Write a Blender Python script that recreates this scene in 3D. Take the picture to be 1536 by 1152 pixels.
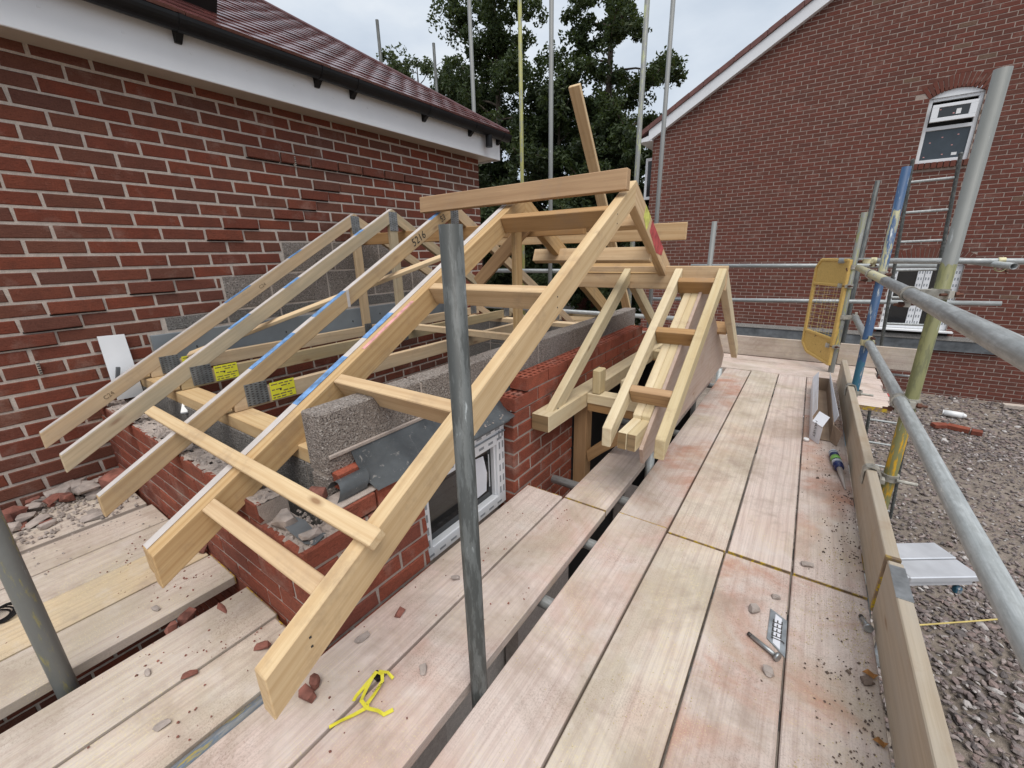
import bpy, bmesh, math, random
from mathutils import Vector, Matrix, noise
random.seed(7)
sc = bpy.context.scene
for o in list(bpy.data.objects): bpy.data.objects.remove(o)
C = sc.collection

# ------------------------------------------------------------------ camera
H = 1.185
RX = Vector((0.82135293, 0.56997824, -0.02245386))     # image right
RY = Vector((0.15240241, -0.25720814, -0.95426279))    # image down
RZ = Vector((-0.54968434, 0.78036451, -0.29812472))    # view direction
cam = bpy.data.cameras.new('camera'); camo = bpy.data.objects.new('camera', cam); C.objects.link(camo)
m3 = Matrix((RX, -RY, -RZ)).transposed()
camo.matrix_world = Matrix.Translation((0, 0, H)) @ m3.to_4x4()
cam.sensor_width = 36; cam.lens = 36*625/1536; cam.clip_start = 0.03; cam.clip_end = 2000
sc.camera = camo
def project(p):
    d = Vector(p)-Vector((0, 0, H)); z = d.dot(RZ)
    if z < 0.05: return None
    return (768+625*d.dot(RX)/z, 576+625*d.dot(RY)/z, z)

# ------------------------------------------------------------------ light
SUN_EL, SUN_AZ = math.radians(64), math.radians(138)     # azimuth measured from +Y clockwise
w = bpy.data.worlds.new('World'); sc.world = w; w.use_nodes = True
nt = w.node_tree; nt.nodes.clear()
def nn(nt, t, ins=None, **props):
    n = nt.nodes.new(t)
    for k, v in props.items(): setattr(n, k, v)
    for k, v in (ins or {}).items():
        s = n.inputs[k]
        if isinstance(v, bpy.types.NodeSocket): nt.links.new(v, s)
        else: s.default_value = v
    return n
def ramp(nt, fac, stops, interp='LINEAR'):
    r = nn(nt, 'ShaderNodeValToRGB', {0: fac}); cr = r.color_ramp; cr.interpolation = interp
    while len(cr.elements) < len(stops): cr.elements.new(0.5)
    for e, (p, c) in zip(cr.elements, stops):
        e.position = p; e.color = (c, c, c, 1) if isinstance(c, (int, float)) else (c[0], c[1], c[2], 1)
    return r.outputs[0]
def mixc(nt, fac, a, b, mode='MIX'):
    m = nn(nt, 'ShaderNodeMix', None, data_type='RGBA', blend_type=mode)
    for i, v in ((0, fac), (6, a), (7, b)):
        if isinstance(v, bpy.types.NodeSocket): nt.links.new(v, m.inputs[i])
        elif i == 0: m.inputs[0].default_value = v
        else: m.inputs[i].default_value = (v[0], v[1], v[2], 1)
    return m.outputs[2]
def mth(nt, op, a, b=0.0, c=0.0):
    return nn(nt, 'ShaderNodeMath', {0: a, 1: b, 2: c}, operation=op).outputs[0]

sky = nn(nt, 'ShaderNodeTexSky', None, sky_type='NISHITA')
sky.sun_disc = False; sky.sun_elevation = SUN_EL; sky.sun_rotation = SUN_AZ; sky.air_density = 1.5; sky.dust_density = 4
tc = nn(nt, 'ShaderNodeTexCoord')
mp = nn(nt, 'ShaderNodeMapping', {0: tc.outputs['Generated'], 'Scale': (1.0, 1.0, 2.4)})
n1 = nn(nt, 'ShaderNodeTexNoise', {'Vector': mp.outputs[0], 'Scale': 2.6, 'Detail': 6.0, 'Roughness': 0.55})
cl = ramp(nt, n1.outputs[0], [(0.30, (5.3, 6.1, 7.2)), (0.55, (6.9, 7.6, 8.5)), (0.75, (8.8, 9.2, 9.6))])
skym = mixc(nt, 0.93, sky.outputs[0], cl)
bg = nn(nt, 'ShaderNodeBackground', {0: skym, 1: 0.060})
wo = nn(nt, 'ShaderNodeOutputWorld', {0: bg.outputs[0]})

sl = bpy.data.lights.new('sun', 'SUN'); sl.energy = 1.5; sl.angle = math.radians(45); sl.color = (1, 0.96, 0.9)
so = bpy.data.objects.new('sun', sl); C.objects.link(so)
sd = Vector((math.sin(SUN_AZ)*math.cos(SUN_EL), math.cos(SUN_AZ)*math.cos(SUN_EL), math.sin(SUN_EL)))
so.rotation_euler = sd.to_track_quat('Z', 'Y').to_euler(); so.location = (8, -3, 12)

sc.render.engine = 'CYCLES'
sc.cycles.max_bounces = 6; sc.cycles.diffuse_bounces = 2; sc.cycles.glossy_bounces = 3; sc.cycles.transmission_bounces = 3; sc.cycles.caustics_reflective = False; sc.cycles.caustics_refractive = False
sc.view_settings.view_transform = 'Standard'; sc.view_settings.look = 'None'
sc.view_settings.exposure = 0.80; sc.view_settings.gamma = 1.0; sc.view_settings.use_curve_mapping = False
sc.render.resolution_x = 1024; sc.render.resolution_y = 768

# ------------------------------------------------------------------ materials
MATS = {}
def newmat(name):
    m = bpy.data.materials.new(name); m.use_nodes = True; t = m.node_tree; t.nodes.clear()
    out = nn(t, 'ShaderNodeOutputMaterial'); b = nn(t, 'ShaderNodeBsdfPrincipled')
    t.links.new(b.outputs[0], out.inputs[0]); MATS[name] = m
    return m, t, b
def objcoord(t, scale=(1, 1, 1), jitter=True):
    tc = nn(t, 'ShaderNodeTexCoord'); src = tc.outputs['Object']
    if jitter:
        oi = nn(t, 'ShaderNodeObjectInfo')
        off = nn(t, 'ShaderNodeVectorMath', {0: (17.3, 9.1, 5.7), 'Scale': oi.outputs['Random']}, operation='SCALE')
        src = nn(t, 'ShaderNodeVectorMath', {0: src, 1: off.outputs[0]}, operation='ADD').outputs[0]
    return nn(t, 'ShaderNodeMapping', {0: src, 'Scale': scale}).outputs[0]
def worldcoord(t, scale=(1, 1, 1)):
    g = nn(t, 'ShaderNodeNewGeometry')
    return nn(t, 'ShaderNodeMapping', {0: g.outputs['Position'], 'Scale': scale}).outputs[0]
def noise_(t, vec, scale, detail=4, rough=0.55, dist=0.0):
    return nn(t, 'ShaderNodeTexNoise', {'Vector': vec, 'Scale': scale, 'Detail': detail, 'Roughness': rough, 'Distortion': dist}).outputs[0]
def bump(t, b, hgt, strength=0.3, dist=0.003, normal=None):
    ins = {'Height': hgt, 'Strength': strength, 'Distance': dist}
    n = nn(t, 'ShaderNodeBump', ins)
    if normal: t.links.new(normal, n.inputs['Normal'])
    t.links.new(n.outputs[0], b.inputs['Normal']); return n.outputs[0]
def rnd(t):
    oi = nn(t, 'ShaderNodeObjectInfo'); at = nn(t, 'ShaderNodeAttribute', None, attribute_name='rnd')
    return mth(t, 'FRACT', mth(t, 'ADD', oi.outputs['Random'], at.outputs['Fac']))
def simple(name, col, rough=0.6, metal=0.0, var=0.12, nscale=8.0, bmp=0.0, spec=0.5, coat=0.0):
    m, t, b = newmat(name)
    v = worldcoord(t)
    n = noise_(t, v, nscale, 5)
    dark = [c*(1-var*1.6) for c in col]; light = [min(1, c*(1+var)) for c in col]
    t.links.new(ramp(t, n, [(0.3, dark), (0.7, light)]), b.inputs['Base Color'])
    b.inputs['Roughness'].default_value = rough; b.inputs['Metallic'].default_value = metal
    b.inputs['Specular IOR Level'].default_value = spec; b.inputs['Coat Weight'].default_value = coat
    if bmp: bump(t, b, noise_(t, v, nscale*8, 3), bmp, 0.002)
    return m

def brick_mat(name, cols, grit=1.0, pale=0.25):
    m, t, b = newmat(name)
    r = rnd(t)
    base = ramp(t, r, [(i/(len(cols)-1)*0.98+0.01, c) for i, c in enumerate(cols)])
    wv = worldcoord(t)
    n = noise_(t, wv, 14, 5, 0.6)
    base = mixc(t, ramp(t, n, [(0.35, 0.0), (0.75, 0.55)]), base, (0.125, 0.05, 0.036))
    fine = noise_(t, wv, 160, 3, 0.7)
    base = mixc(t, 0.5, base, ramp(t, fine, [(0.25, 0.35), (0.6, 1.0), (0.85, 1.25)]), 'MULTIPLY')
    dust = noise_(t, worldcoord(t, (1, 1, 1)), 5.0, 6, 0.65)
    base = mixc(t, ramp(t, dust, [(0.56, 0.0), (0.74, pale*1.4)]), base, (0.42, 0.30, 0.25))
    # creased drag-face streaks
    st = noise_(t, worldcoord(t, (6, 6, 40)), 6, 4, 0.6, 1.2)
    base = mixc(t, ramp(t, st, [(0.32, 0.65), (0.43, 0.0)]), base, (0.075, 0.024, 0.017))
    t.links.new(base, b.inputs['Base Color']); b.inputs['Roughness'].default_value = 0.88
    b.inputs['Specular IOR Level'].default_value = 0.25
    hh = mth(t, 'ADD', mth(t, 'MULTIPLY', st, 1.2), mth(t, 'MULTIPLY', fine, 0.5))
    bump(t, b, hh, 0.7*grit, 0.005)
    return m
brick_mat('brick_left', [(0.235, 0.064, 0.039), (0.27, 0.075, 0.043), (0.185, 0.074, 0.050), (0.23, 0.064, 0.040), (0.165, 0.074, 0.055), (0.225, 0.084, 0.053)])
brick_mat('brick_new', [(0.30, 0.078, 0.047), (0.34, 0.098, 0.058), (0.24, 0.075, 0.052), (0.32, 0.086, 0.05)], 0.8, 0.35)
brick_mat('brick_raw', [(0.42, 0.115, 0.068), (0.36, 0.095, 0.058), (0.45, 0.13, 0.08)], 0.9, 0.4)
brick_mat('brick_right', [(0.165, 0.056, 0.041), (0.20, 0.066, 0.048), (0.17, 0.068, 0.05), (0.145, 0.058, 0.045), (0.195, 0.064, 0.046)], 0.5, 0.18)
brick_mat('brick_tan', [(0.21, 0.13, 0.09), (0.18, 0.12, 0.085)], 0.5, 0.1)

def mortar(name, col):
    m, t, b = newmat(name); v = worldcoord(t)
    n = noise_(t, v, 30, 5, 0.7); f = noise_(t, v, 260, 2)
    c = ramp(t, n, [(0.3, [x*0.72 for x in col]), (0.7, col)])
    t.links.new(mixc(t, 0.4, c, ramp(t, f, [(0.3, 0.5), (0.65, 1.15)]), 'MULTIPLY'), b.inputs['Base Color'])
    b.inputs['Roughness'].default_value = 0.95; bump(t, b, mth(t, 'ADD', n, f), 0.6, 0.004)
mortar('mortar', (0.64, 0.55, 0.48)); mortar('mortar_right', (0.46, 0.375, 0.325)); mortar('mortar_dusty', (0.50, 0.42, 0.37))

def block_mat(name, c0, c1, c2):
    m, t, b = newmat(name); v = worldcoord(t)
    vo = nn(t, 'ShaderNodeTexVoronoi', {'Vector': v, 'Scale': 170.0, 'Randomness': 1.0})
    sp = ramp(t, mth(t, 'FRACT', mth(t, 'MULTIPLY', vo.outputs['Color'], 3.7)), [(0.0, c0), (0.5, c1), (0.86, c1), (1.0, c2)])
    pit = noise_(t, v, 150, 3, 0.7)
    col = mixc(t, ramp(t, pit, [(0.36, 1.0), (0.46, 0.0)]), sp, (0.045, 0.038, 0.034))
    big = noise_(t, v, 5, 4)
    col = mixc(t, ramp(t, big, [(0.45, 0), (0.8, 0.4)]), col, (0.36, 0.32, 0.29))
    t.links.new(col, b.inputs['Base Color']); b.inputs['Roughness'].default_value = 0.95
    bump(t, b, mth(t, 'ADD', mth(t, 'MULTIPLY', pit, 2.0), vo.outputs['Distance']), 0.9, 0.006)
block_mat('block', (0.21, 0.175, 0.155), (0.35, 0.30, 0.265), (0.52, 0.47, 0.43))
block_mat('block_grey', (0.17, 0.16, 0.15), (0.25, 0.235, 0.22), (0.36, 0.34, 0.32))

def wood(name, light, dark, ring=0.5, grey=None, greyamt=0.0, knots=True, rough=0.7, stain=None):
    """length along object X"""
    m, t, b = newmat(name)
    v = objcoord(t, (0.10, 1, 1))
    wv = nn(t, 'ShaderNodeTexWave', {'Vector': v, 'Scale': 11.0, 'Distortion': 9.0, 'Detail': 3.0, 'Detail Scale': 0.7, 'Detail Roughness': 0.6}, wave_type='RINGS', rings_direction='X')
    g2 = noise_(t, objcoord(t, (1.2, 60, 60)), 3.0, 4, 0.6)
    col = mixc(t, mth(t, 'MULTIPLY', ramp(t, wv.outputs['Fac'], [(0.25, 0.0), (0.85, 0.55), (0.97, 1.0)]), ring*0.75), light, dark)
    col = mixc(t, ramp(t, g2, [(0.35, 0.35), (0.6, 0.0)]), col, dark)
    big = noise_(t, objcoord(t, (0.8, 3, 3)), 2.0, 4, 0.6)
    col = mixc(t, ramp(t, big, [(0.3, 0.35), (0.55, 0.0)]), col, [d*0.85 for d in dark])
    if knots:
        vo = nn(t, 'ShaderNodeTexVoronoi', {'Vector': objcoord(t, (2.6, 9, 9)), 'Scale': 1.0, 'Randomness': 1.0})
        col = mixc(t, ramp(t, vo.outputs['Distance'], [(0.04, 0.85), (0.07, 0.4), (0.115, 0.0)]), col, (0.26, 0.13, 0.055))
    if grey:
        gn = noise_(t, objcoord(t, (1.5, 6, 6)), 2.2, 5, 0.65)
        col = mixc(t, ramp(t, gn, [(0.35, 0.0), (0.65, greyamt)]), col, grey)
    gm = noise_(t, worldcoord(t), 7, 5, 0.7)
    col = mixc(t, ramp(t, gm, [(0.54, 0), (0.72, 0.5)]), col, (0.36, 0.24, 0.15))
    oi = nn(t, 'ShaderNodeObjectInfo')
    hs = nn(t, 'ShaderNodeHueSaturation', {'Color': col, 'Value': mth(t, 'MULTIPLY_ADD', oi.outputs['Random'], 0.22, 0.89), 'Saturation': mth(t, 'MULTIPLY_ADD', oi.outputs['Random'], -0.22, 1.05)})
    t.links.new(hs.outputs[0], b.inputs['Base Color']); b.inputs['Roughness'].default_value = rough
    b.inputs['Specular IOR Level'].default_value = 0.3
    bump(t, b, mth(t, 'ADD', wv.outputs['Fac'], mth(t, 'MULTIPLY', g2, 1.6)), 0.12, 0.001)
    return m
wood('timber_new', (0.65, 0.455, 0.245), (0.44, 0.25, 0.105), 0.55)
wood('timber_truss', (0.62, 0.435, 0.235), (0.42, 0.25, 0.11), 0.5, (0.40, 0.325, 0.22), 0.4)
wood('timber_grey', (0.55, 0.42, 0.245), (0.36, 0.25, 0.13), 0.45, (0.34, 0.30, 0.21), 0.6)
wood('timber_pale', (0.72, 0.535, 0.31), (0.54, 0.335, 0.155), 0.5)
wood('timber_treated', (0.69, 0.565, 0.355), (0.52, 0.37, 0.18), 0.5, (0.60, 0.51, 0.325), 0.4)
wood('timber_brown', (0.50, 0.305, 0.145), (0.32, 0.17, 0.07), 0.45)
wood('endgrain', (0.33, 0.22, 0.11), (0.18, 0.12, 0.06), 0.8, knots=False)
wood('ply', (0.50, 0.37, 0.30), (0.40, 0.27, 0.21), 0.5, (0.52, 0.44, 0.38), 0.4)

def board_mat(name, tint=1.0, redness=1.0, dirt=0.0, beige=0.0, light=(0.645, 0.54, 0.485), drk=(0.42, 0.30, 0.26)):
    m, t, b = newmat(name)
    v = objcoord(t, (0.09, 1, 1))
    wv = nn(t, 'ShaderNodeTexWave', {'Vector': v, 'Scale': 8.5, 'Distortion': 11.0, 'Detail': 3.0, 'Detail Scale': 0.8, 'Detail Roughness': 0.6}, wave_type='RINGS', rings_direction='X')
    g = noise_(t, objcoord(t, (1.0, 80, 80)), 2.5, 4, 0.65)
    base = mixc(t, mth(t, 'MULTIPLY', ramp(t, wv.outputs['Fac'], [(0.45, 0.0), (0.8, 0.35), (0.97, 1.0)]), 0.30), [c_*tint for c_ in light], drk)
    base = mixc(t, ramp(t, g, [(0.36, 0.34), (0.54, 0.0)]), base, (0.36, 0.28, 0.25))
    wc = worldcoord(t)
    nc = nn(t, 'ShaderNodeTexNoise', {'Vector': wc, 'Scale': 2.4, 'Detail': 5.0, 'Roughness': 0.64, 'Distortion': 0.5})
    sep = nn(t, 'ShaderNodeSeparateColor', {0: nc.outputs['Color']})
    s1, s2, s3 = sep.outputs[0], sep.outputs[1], sep.outputs[2]
    fine = nn(t, 'ShaderNodeTexNoise', {'Vector': wc, 'Scale': 230.0, 'Detail': 2.0, 'Roughness': 0.6})
    fs_ = nn(t, 'ShaderNodeSeparateColor', {0: fine.outputs['Color']}); speck = fine.outputs['Fac']
    base = mixc(t, ramp(t, s1, [(0.47, 0.0), (0.63, 0.6*redness)]), base, (0.46, 0.235, 0.165))
    base = mixc(t, ramp(t, s2, [(0.50-beige*.12, 0.0), (0.66-beige*.08, 0.6)]), base, (0.43, 0.365, 0.275))
    base = mixc(t, mth(t, 'MULTIPLY', ramp(t, s3, [(0.48, 0.0), (0.60, 1.0)]), ramp(t, fs_.outputs[0], [(0.53, 0.0), (0.68, 0.6)])), base, (0.70, 0.60, 0.34))
    base = mixc(t, mth(t, 'MULTIPLY', ramp(t, mth(t, 'SUBTRACT', 1.0, s3), [(0.46-dirt*0.12, 0.0), (0.66-dirt*0.1, 1.0)]), ramp(t, fs_.outputs[1], [(0.48, 0.0), (0.68, 0.55)])), base, (0.24, 0.18, 0.145))
    s5 = noise_(t, nn(t, 'ShaderNodeMapping', {0: wc, 'Location': (11, 4, 2)}).outputs[0], 5.5, 4, 0.7)
    base = mixc(t, ramp(t, s5, [(0.56, 0.0), (0.75, 0.5)]), base, (0.66, 0.61, 0.57))
    base = mixc(t, ramp(t, s5, [(0.28, 0.6), (0.45, 0.0)]), base, (0.36, 0.275, 0.225))
    mud = noise_(t, nn(t, 'ShaderNodeMapping', {0: wc, 'Location': (3, 8, 6)}).outputs[0], 1.3, 5, 0.72, 0.8)
    base = mixc(t, ramp(t, mud, [(0.52, 0.0), (0.70, 0.55)]), base, (0.30, 0.225, 0.175))
    t.links.new(base, b.inputs['Base Color']); b.inputs['Roughness'].default_value = 0.9
    b.inputs['Specular IOR Level'].default_value = 0.25
    hgt = mth(t, 'ADD', mth(t, 'ADD', wv.outputs['Fac'], mth(t, 'MULTIPLY', g, 2.0)), mth(t, 'MULTIPLY', speck, 0.25))
    bump(t, b, hgt, 0.16, 0.0012)
board_mat('board', 1.0, 0.7, 0.0); board_mat('board_red', 0.96, 1.5, 0.7); board_mat('board_pale', 1.05, 0.3, 0.15); board_mat('board_left', 0.93, 0.1, 0.3, 0.3, (0.64, 0.555, 0.475))
board_mat('board_beige', 1.0, 0.5, 0.3, 0.55, (0.67, 0.58, 0.49)); board_mat('board_yellow', 1.0, 0.1, 0.2, 0.3, (0.66, 0.52, 0.34), (0.46, 0.32, 0.18))

def tube_mat(name, paints):
    """galvanised tube, length along object Z; paints = (colour, z0, z1, amount)"""
    m, t, b = newmat(name)
    st = noise_(t, objcoord(t, (40, 40, 2.0)), 3.0, 5, 0.65)
    sp = noise_(t, objcoord(t, (1, 1, 0.4)), 60, 4, 0.65)
    col = ramp(t, st, [(0.25, (0.27, 0.285, 0.283)), (0.5, (0.40, 0.42, 0.42)), (0.75, (0.55, 0.57, 0.575))])
    col = mixc(t, ramp(t, sp, [(0.40, 0.45), (0.54, 0.0)]), col, (0.24, 0.25, 0.245))
    col = mixc(t, ramp(t, sp, [(0.66, 0.0), (0.74, 0.7)]), col, (0.68, 0.67, 0.63))
    tc = nn(t, 'ShaderNodeTexCoord'); sep = nn(t, 'ShaderNodeSeparateXYZ', {0: tc.outputs['Object']})
    wob = noise_(t, objcoord(t, (25, 25, 4), False), 1.0, 4)
    zz = mth(t, 'ADD', sep.outputs['Z'], mth(t, 'MULTIPLY_ADD', wob, 0.12, -0.06))
    met = ramp(t, sp, [(0.3, 0.2), (0.7, 0.4)])
    for (c, z0, z1, amt) in paints:
        inside = mth(t, 'MULTIPLY', mth(t, 'GREATER_THAN', zz, z0), mth(t, 'LESS_THAN', zz, z1))
        wear = ramp(t, noise_(t, objcoord(t, (30, 30, 5)), 1.6, 6, 0.7), [(0.60-amt*0.35, 0.0), (0.68-amt*0.35, 0.92)])
        f = mth(t, 'MULTIPLY', inside, wear)
        col = mixc(t, f, col, c); met = mth(t, 'MULTIPLY', met, mth(t, 'SUBTRACT', 1.0, f))
    t.links.new(col, b.inputs['Base Color']); t.links.new(met, b.inputs['Metallic'])
    t.links.new(ramp(t, st, [(0.3, 0.42), (0.7, 0.62)]), b.inputs['Roughness'])
    bump(t, b, sp, 0.12, 0.001)
YP = (0.55, 0.42, 0.08); GR = (0.30, 0.29, 0.09); BL = (0.02, 0.115, 0.33); CRM = (0.62, 0.56, 0.32)
tube_mat('galv', []); tube_mat('galv_dark', [((0.085, 0.09, 0.086), -9, 9, 0.93), ((0.05, 0.053, 0.05), -9, 9, 0.45)])
tube_mat('galv_yellow', [((0.15, 0.155, 0.145), -9, 9, 0.9), ((0.30, 0.27, 0.10), -9, 9, 0.12)])
tube_mat('tube_olive', [((0.17, 0.175, 0.165), -9, 9, 0.9), ((0.205, 0.20, 0.075), -0.6, 1.10, 0.95), ((0.13, 0.13, 0.06), -0.6, 1.1, 0.3), ((0.60, 0.33, 0.012), -0.6, 0.46, 0.30)])
tube_mat('tube_blue', [((0.20, 0.21, 0.21), -9, 9, 0.7), ((0.018, 0.070, 0.175), -0.3, 1.7, 0.70), ((0.40, 0.37, 0.20), 1.0, 1.40, 0.30), ((0.03, 0.13, 0.19), -0.4, 0.40, 0.6)])
tube_mat('tube_mossy', [((0.16, 0.16, 0.145), -9, 9, 0.9), ((0.20, 0.20, 0.07), 0.2, 1.5, 0.28), (YP, 0.25, 0.42, 0.45)])
tube_mat('tube_cream', [((0.20, 0.205, 0.20), -9, 9, 0.8), ((0.40, 0.43, 0.22), 0.0, 9, 0.22)])
tube_mat('tube_yellowband', [((0.18, 0.185, 0.18), -9, 9, 0.85), ((0.34, 0.33, 0.09), 0.0, 4.15, 0.55)])
tube_mat('galv_mid', [((0.20, 0.205, 0.20), -9, 9, 0.85)])
tube_mat('galv_cream', [((0.50, 0.46, 0.28), 0.0, 9, 0.62)])
tube_mat('tube_paint', [((0.16, 0.22, 0.30), -9, 9, 0.5), (YP, -9, 9, 0.25)])

simple('upvc', (0.80, 0.81, 0.83), 0.35, var=0.03, nscale=3)
simple('upvc_print', (0.30, 0.32, 0.34), 0.5, var=0.1)
simple('black_plastic', (0.010, 0.010, 0.011), 0.45, var=0.2, spec=0.25)
simple('soffit', (0.50, 0.44, 0.37), 0.5, var=0.05)
simple('glass_dark', (0.012, 0.014, 0.016), 0.06, var=0.1, spec=0.8)
simple('glass_film', (0.045, 0.06, 0.075), 0.25, var=0.1)
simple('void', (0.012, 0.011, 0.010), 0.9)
simple('lead', (0.135, 0.145, 0.155), 0.55, var=0.3, nscale=6, bmp=0.4)
m, t, b = newmat('membrane'); v = worldcoord(t)
c = ramp(t, noise_(t, v, 6, 5, 0.65), [(0.3, (0.045, 0.05, 0.055)), (0.7, (0.105, 0.115, 0.122))])
c = mixc(t, ramp(t, noise_(t, v, 26, 5, 0.75, 1.0), [(0.60, 0.0), (0.68, 0.75)]), c, (0.34, 0.32, 0.30))
t.links.new(c, b.inputs['Base Color']); b.inputs['Roughness'].default_value = 0.38; bump(t, b, noise_(t, v, 14, 4), 0.3, 0.01)
simple('dpc_grey', (0.24, 0.265, 0.285), 0.5, var=0.15, nscale=3)
simple('steel_plate', (0.42, 0.44, 0.45), 0.4, 0.75, var=0.2, nscale=25)
simple('nail_plate', (0.30, 0.315, 0.32), 0.45, 0.6, var=0.25, nscale=20)
simple('steel_dark', (0.10, 0.09, 0.085), 0.55, 0.6, var=0.4, nscale=30)
simple('coupler_steel', (0.44, 0.42, 0.37), 0.55, 0.45, var=0.3, nscale=30, bmp=0.3)
simple('coupler_cream', (0.58, 0.53, 0.33), 0.6, 0.2, var=0.3, nscale=30)
simple('rust', (0.13, 0.055, 0.035), 0.8, 0.2, var=0.4, nscale=30)
simple('yellow_label', (0.80, 0.75, 0.05), 0.5, var=0.06, nscale=20)
simple('yellow_strap', (0.74, 0.66, 0.05), 0.5, var=0.08, nscale=20)
m, t, b = newmat('yellow_end'); v = worldcoord(t)
c = mixc(t, ramp(t, noise_(t, v, 38, 4, 0.7), [(0.44, 0.0), (0.50, 1.0)]), (0.60, 0.40, 0.02), (0.30, 0.20, 0.12))
c = mixc(t, ramp(t, noise_(t, v, 9, 3, 0.6), [(0.52, 0.0), (0.62, 0.8)]), c, (0.16, 0.11, 0.08))
t.links.new(c, b.inputs['Base Color']); b.inputs['Roughness'].default_value = 0.7
simple('ink', (0.03, 0.03, 0.028), 0.7)
simple('ink_faint', (0.20, 0.14, 0.08), 0.8)
simple('blue_spray', (0.17, 0.32, 0.58), 0.8, var=0.3, nscale=30)
simple('pale_sawn', (0.58, 0.53, 0.50), 0.85, var=0.08, nscale=15)
simple('red_spray', (0.50, 0.085, 0.085), 0.7, var=0.25, nscale=25)
simple('lime_spray', (0.66, 0.66, 0.16), 0.7, var=0.25, nscale=25)
simple('pink_spray', (0.70, 0.35, 0.33), 0.8, var=0.2, nscale=30)
simple('card_brown', (0.34, 0.245, 0.175), 0.85, var=0.1)
simple('card_white', (0.74, 0.75, 0.80), 0.6, var=0.04)
simple('white_plastic', (0.82, 0.82, 0.82), 0.45, var=0.03)
simple('nozzle', (0.42, 0.37, 0.34), 0.35, var=0.1)
simple('tube_navy', (0.012, 0.025, 0.12), 0.3, var=0.2)
simple('tube_green', (0.22, 0.50, 0.10), 0.3, var=0.1)
simple('tube_light', (0.62, 0.68, 0.72), 0.3, var=0.1)
simple('rubble_red', (0.27, 0.105, 0.078), 0.92, var=0.35, nscale=20, bmp=0.7)
simple('rubble_grey', (0.40, 0.34, 0.305), 0.95, var=0.2, nscale=20, bmp=0.7)
simple('rubble_dark', (0.17, 0.125, 0.10), 0.95, var=0.3, nscale=30, bmp=0.6)
simple('sawdust', (0.72, 0.60, 0.32), 0.95, var=0.15, nscale=60)
simple('leaf_brown', (0.34, 0.15, 0.04), 0.8, var=0.3, nscale=30)
simple('bark', (0.10, 0.08, 0.06), 0.95, var=0.35, nscale=6, bmp=0.8)
simple('board_white', (0.80, 0.81, 0.83), 0.6, var=0.04)
simple('aluminium', (0.62, 0.64, 0.68), 0.4, 0.35, var=0.1)
simple('bag_white', (0.75, 0.74, 0.72), 0.7, var=0.12, nscale=3)
simple('cord', (0.60, 0.47, 0.16), 0.7)

# worn yellow paint on the gate
m, t, b = newmat('yellow_gate'); v = worldcoord(t)
n = noise_(t, v, 7, 6, 0.65); n2 = noise_(t, v, 60, 4, 0.6)
c = ramp(t, n2, [(0.3, (0.52, 0.335, 0.09)), (0.7, (0.63, 0.42, 0.13))])
c = mixc(t, ramp(t, n, [(0.655, 0.0), (0.67, 1.0)]), c, (0.10, 0.045, 0.025))
t.links.new(c, b.inputs['Base Color']); b.inputs['Roughness'].default_value = 0.55

# roof tile
m, t, b = newmat('tile'); r = rnd(t); v = worldcoord(t)
base = ramp(t, r, [(0, (0.11, 0.036, 0.034)), (0.5, (0.15, 0.046, 0.042)), (1, (0.095, 0.034, 0.034))])
base = mixc(t, 0.5, base, ramp(t, noise_(t, v, 60, 4, 0.7), [(0.3, 0.5), (0.7, 1.2)]), 'MULTIPLY')
t.links.new(base, b.inputs['Base Color']); b.inputs['Roughness'].default_value = 0.22
b.inputs['Specular IOR Level'].default_value = 0.9
simple('tile_verge', (0.17, 0.075, 0.065), 0.7, var=0.2, nscale=8)

# ground and stones
m, t, b = newmat('ground'); v = worldcoord(t)
n = noise_(t, v, 0.5, 6, 0.6); f = noise_(t, v, 9, 6, 0.7)
c = ramp(t, n, [(0.3, (0.20, 0.165, 0.135)), (0.5, (0.30, 0.25, 0.21)), (0.7, (0.24, 0.19, 0.155))])
c = mixc(t, 0.7, c, ramp(t, f, [(0.3, 0.45), (0.7, 1.25)]), 'MULTIPLY')
t.links.new(c, b.inputs['Base Color']); b.inputs['Roughness'].default_value = 0.98; bump(t, b, f, 0.9, 0.05)
m, t, b = newmat('stone'); r = rnd(t); v = worldcoord(t)
c = ramp(t, r, [(0, (0.115, 0.10, 0.098)), (0.3, (0.235, 0.195, 0.185)), (0.55, (0.17, 0.135, 0.13)), (0.75, (0.29, 0.215, 0.195)), (0.9, (0.34, 0.30, 0.285)), (1, (0.52, 0.49, 0.47))])
c = mixc(t, 0.6, c, ramp(t, noise_(t, v, 50, 4, 0.7), [(0.3, 0.5), (0.7, 1.3)]), 'MULTIPLY')
t.links.new(c, b.inputs['Base Color']); b.inputs['Roughness'].default_value = 0.85
bump(t, b, noise_(t, v, 80, 3), 0.5, 0.005)

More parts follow.
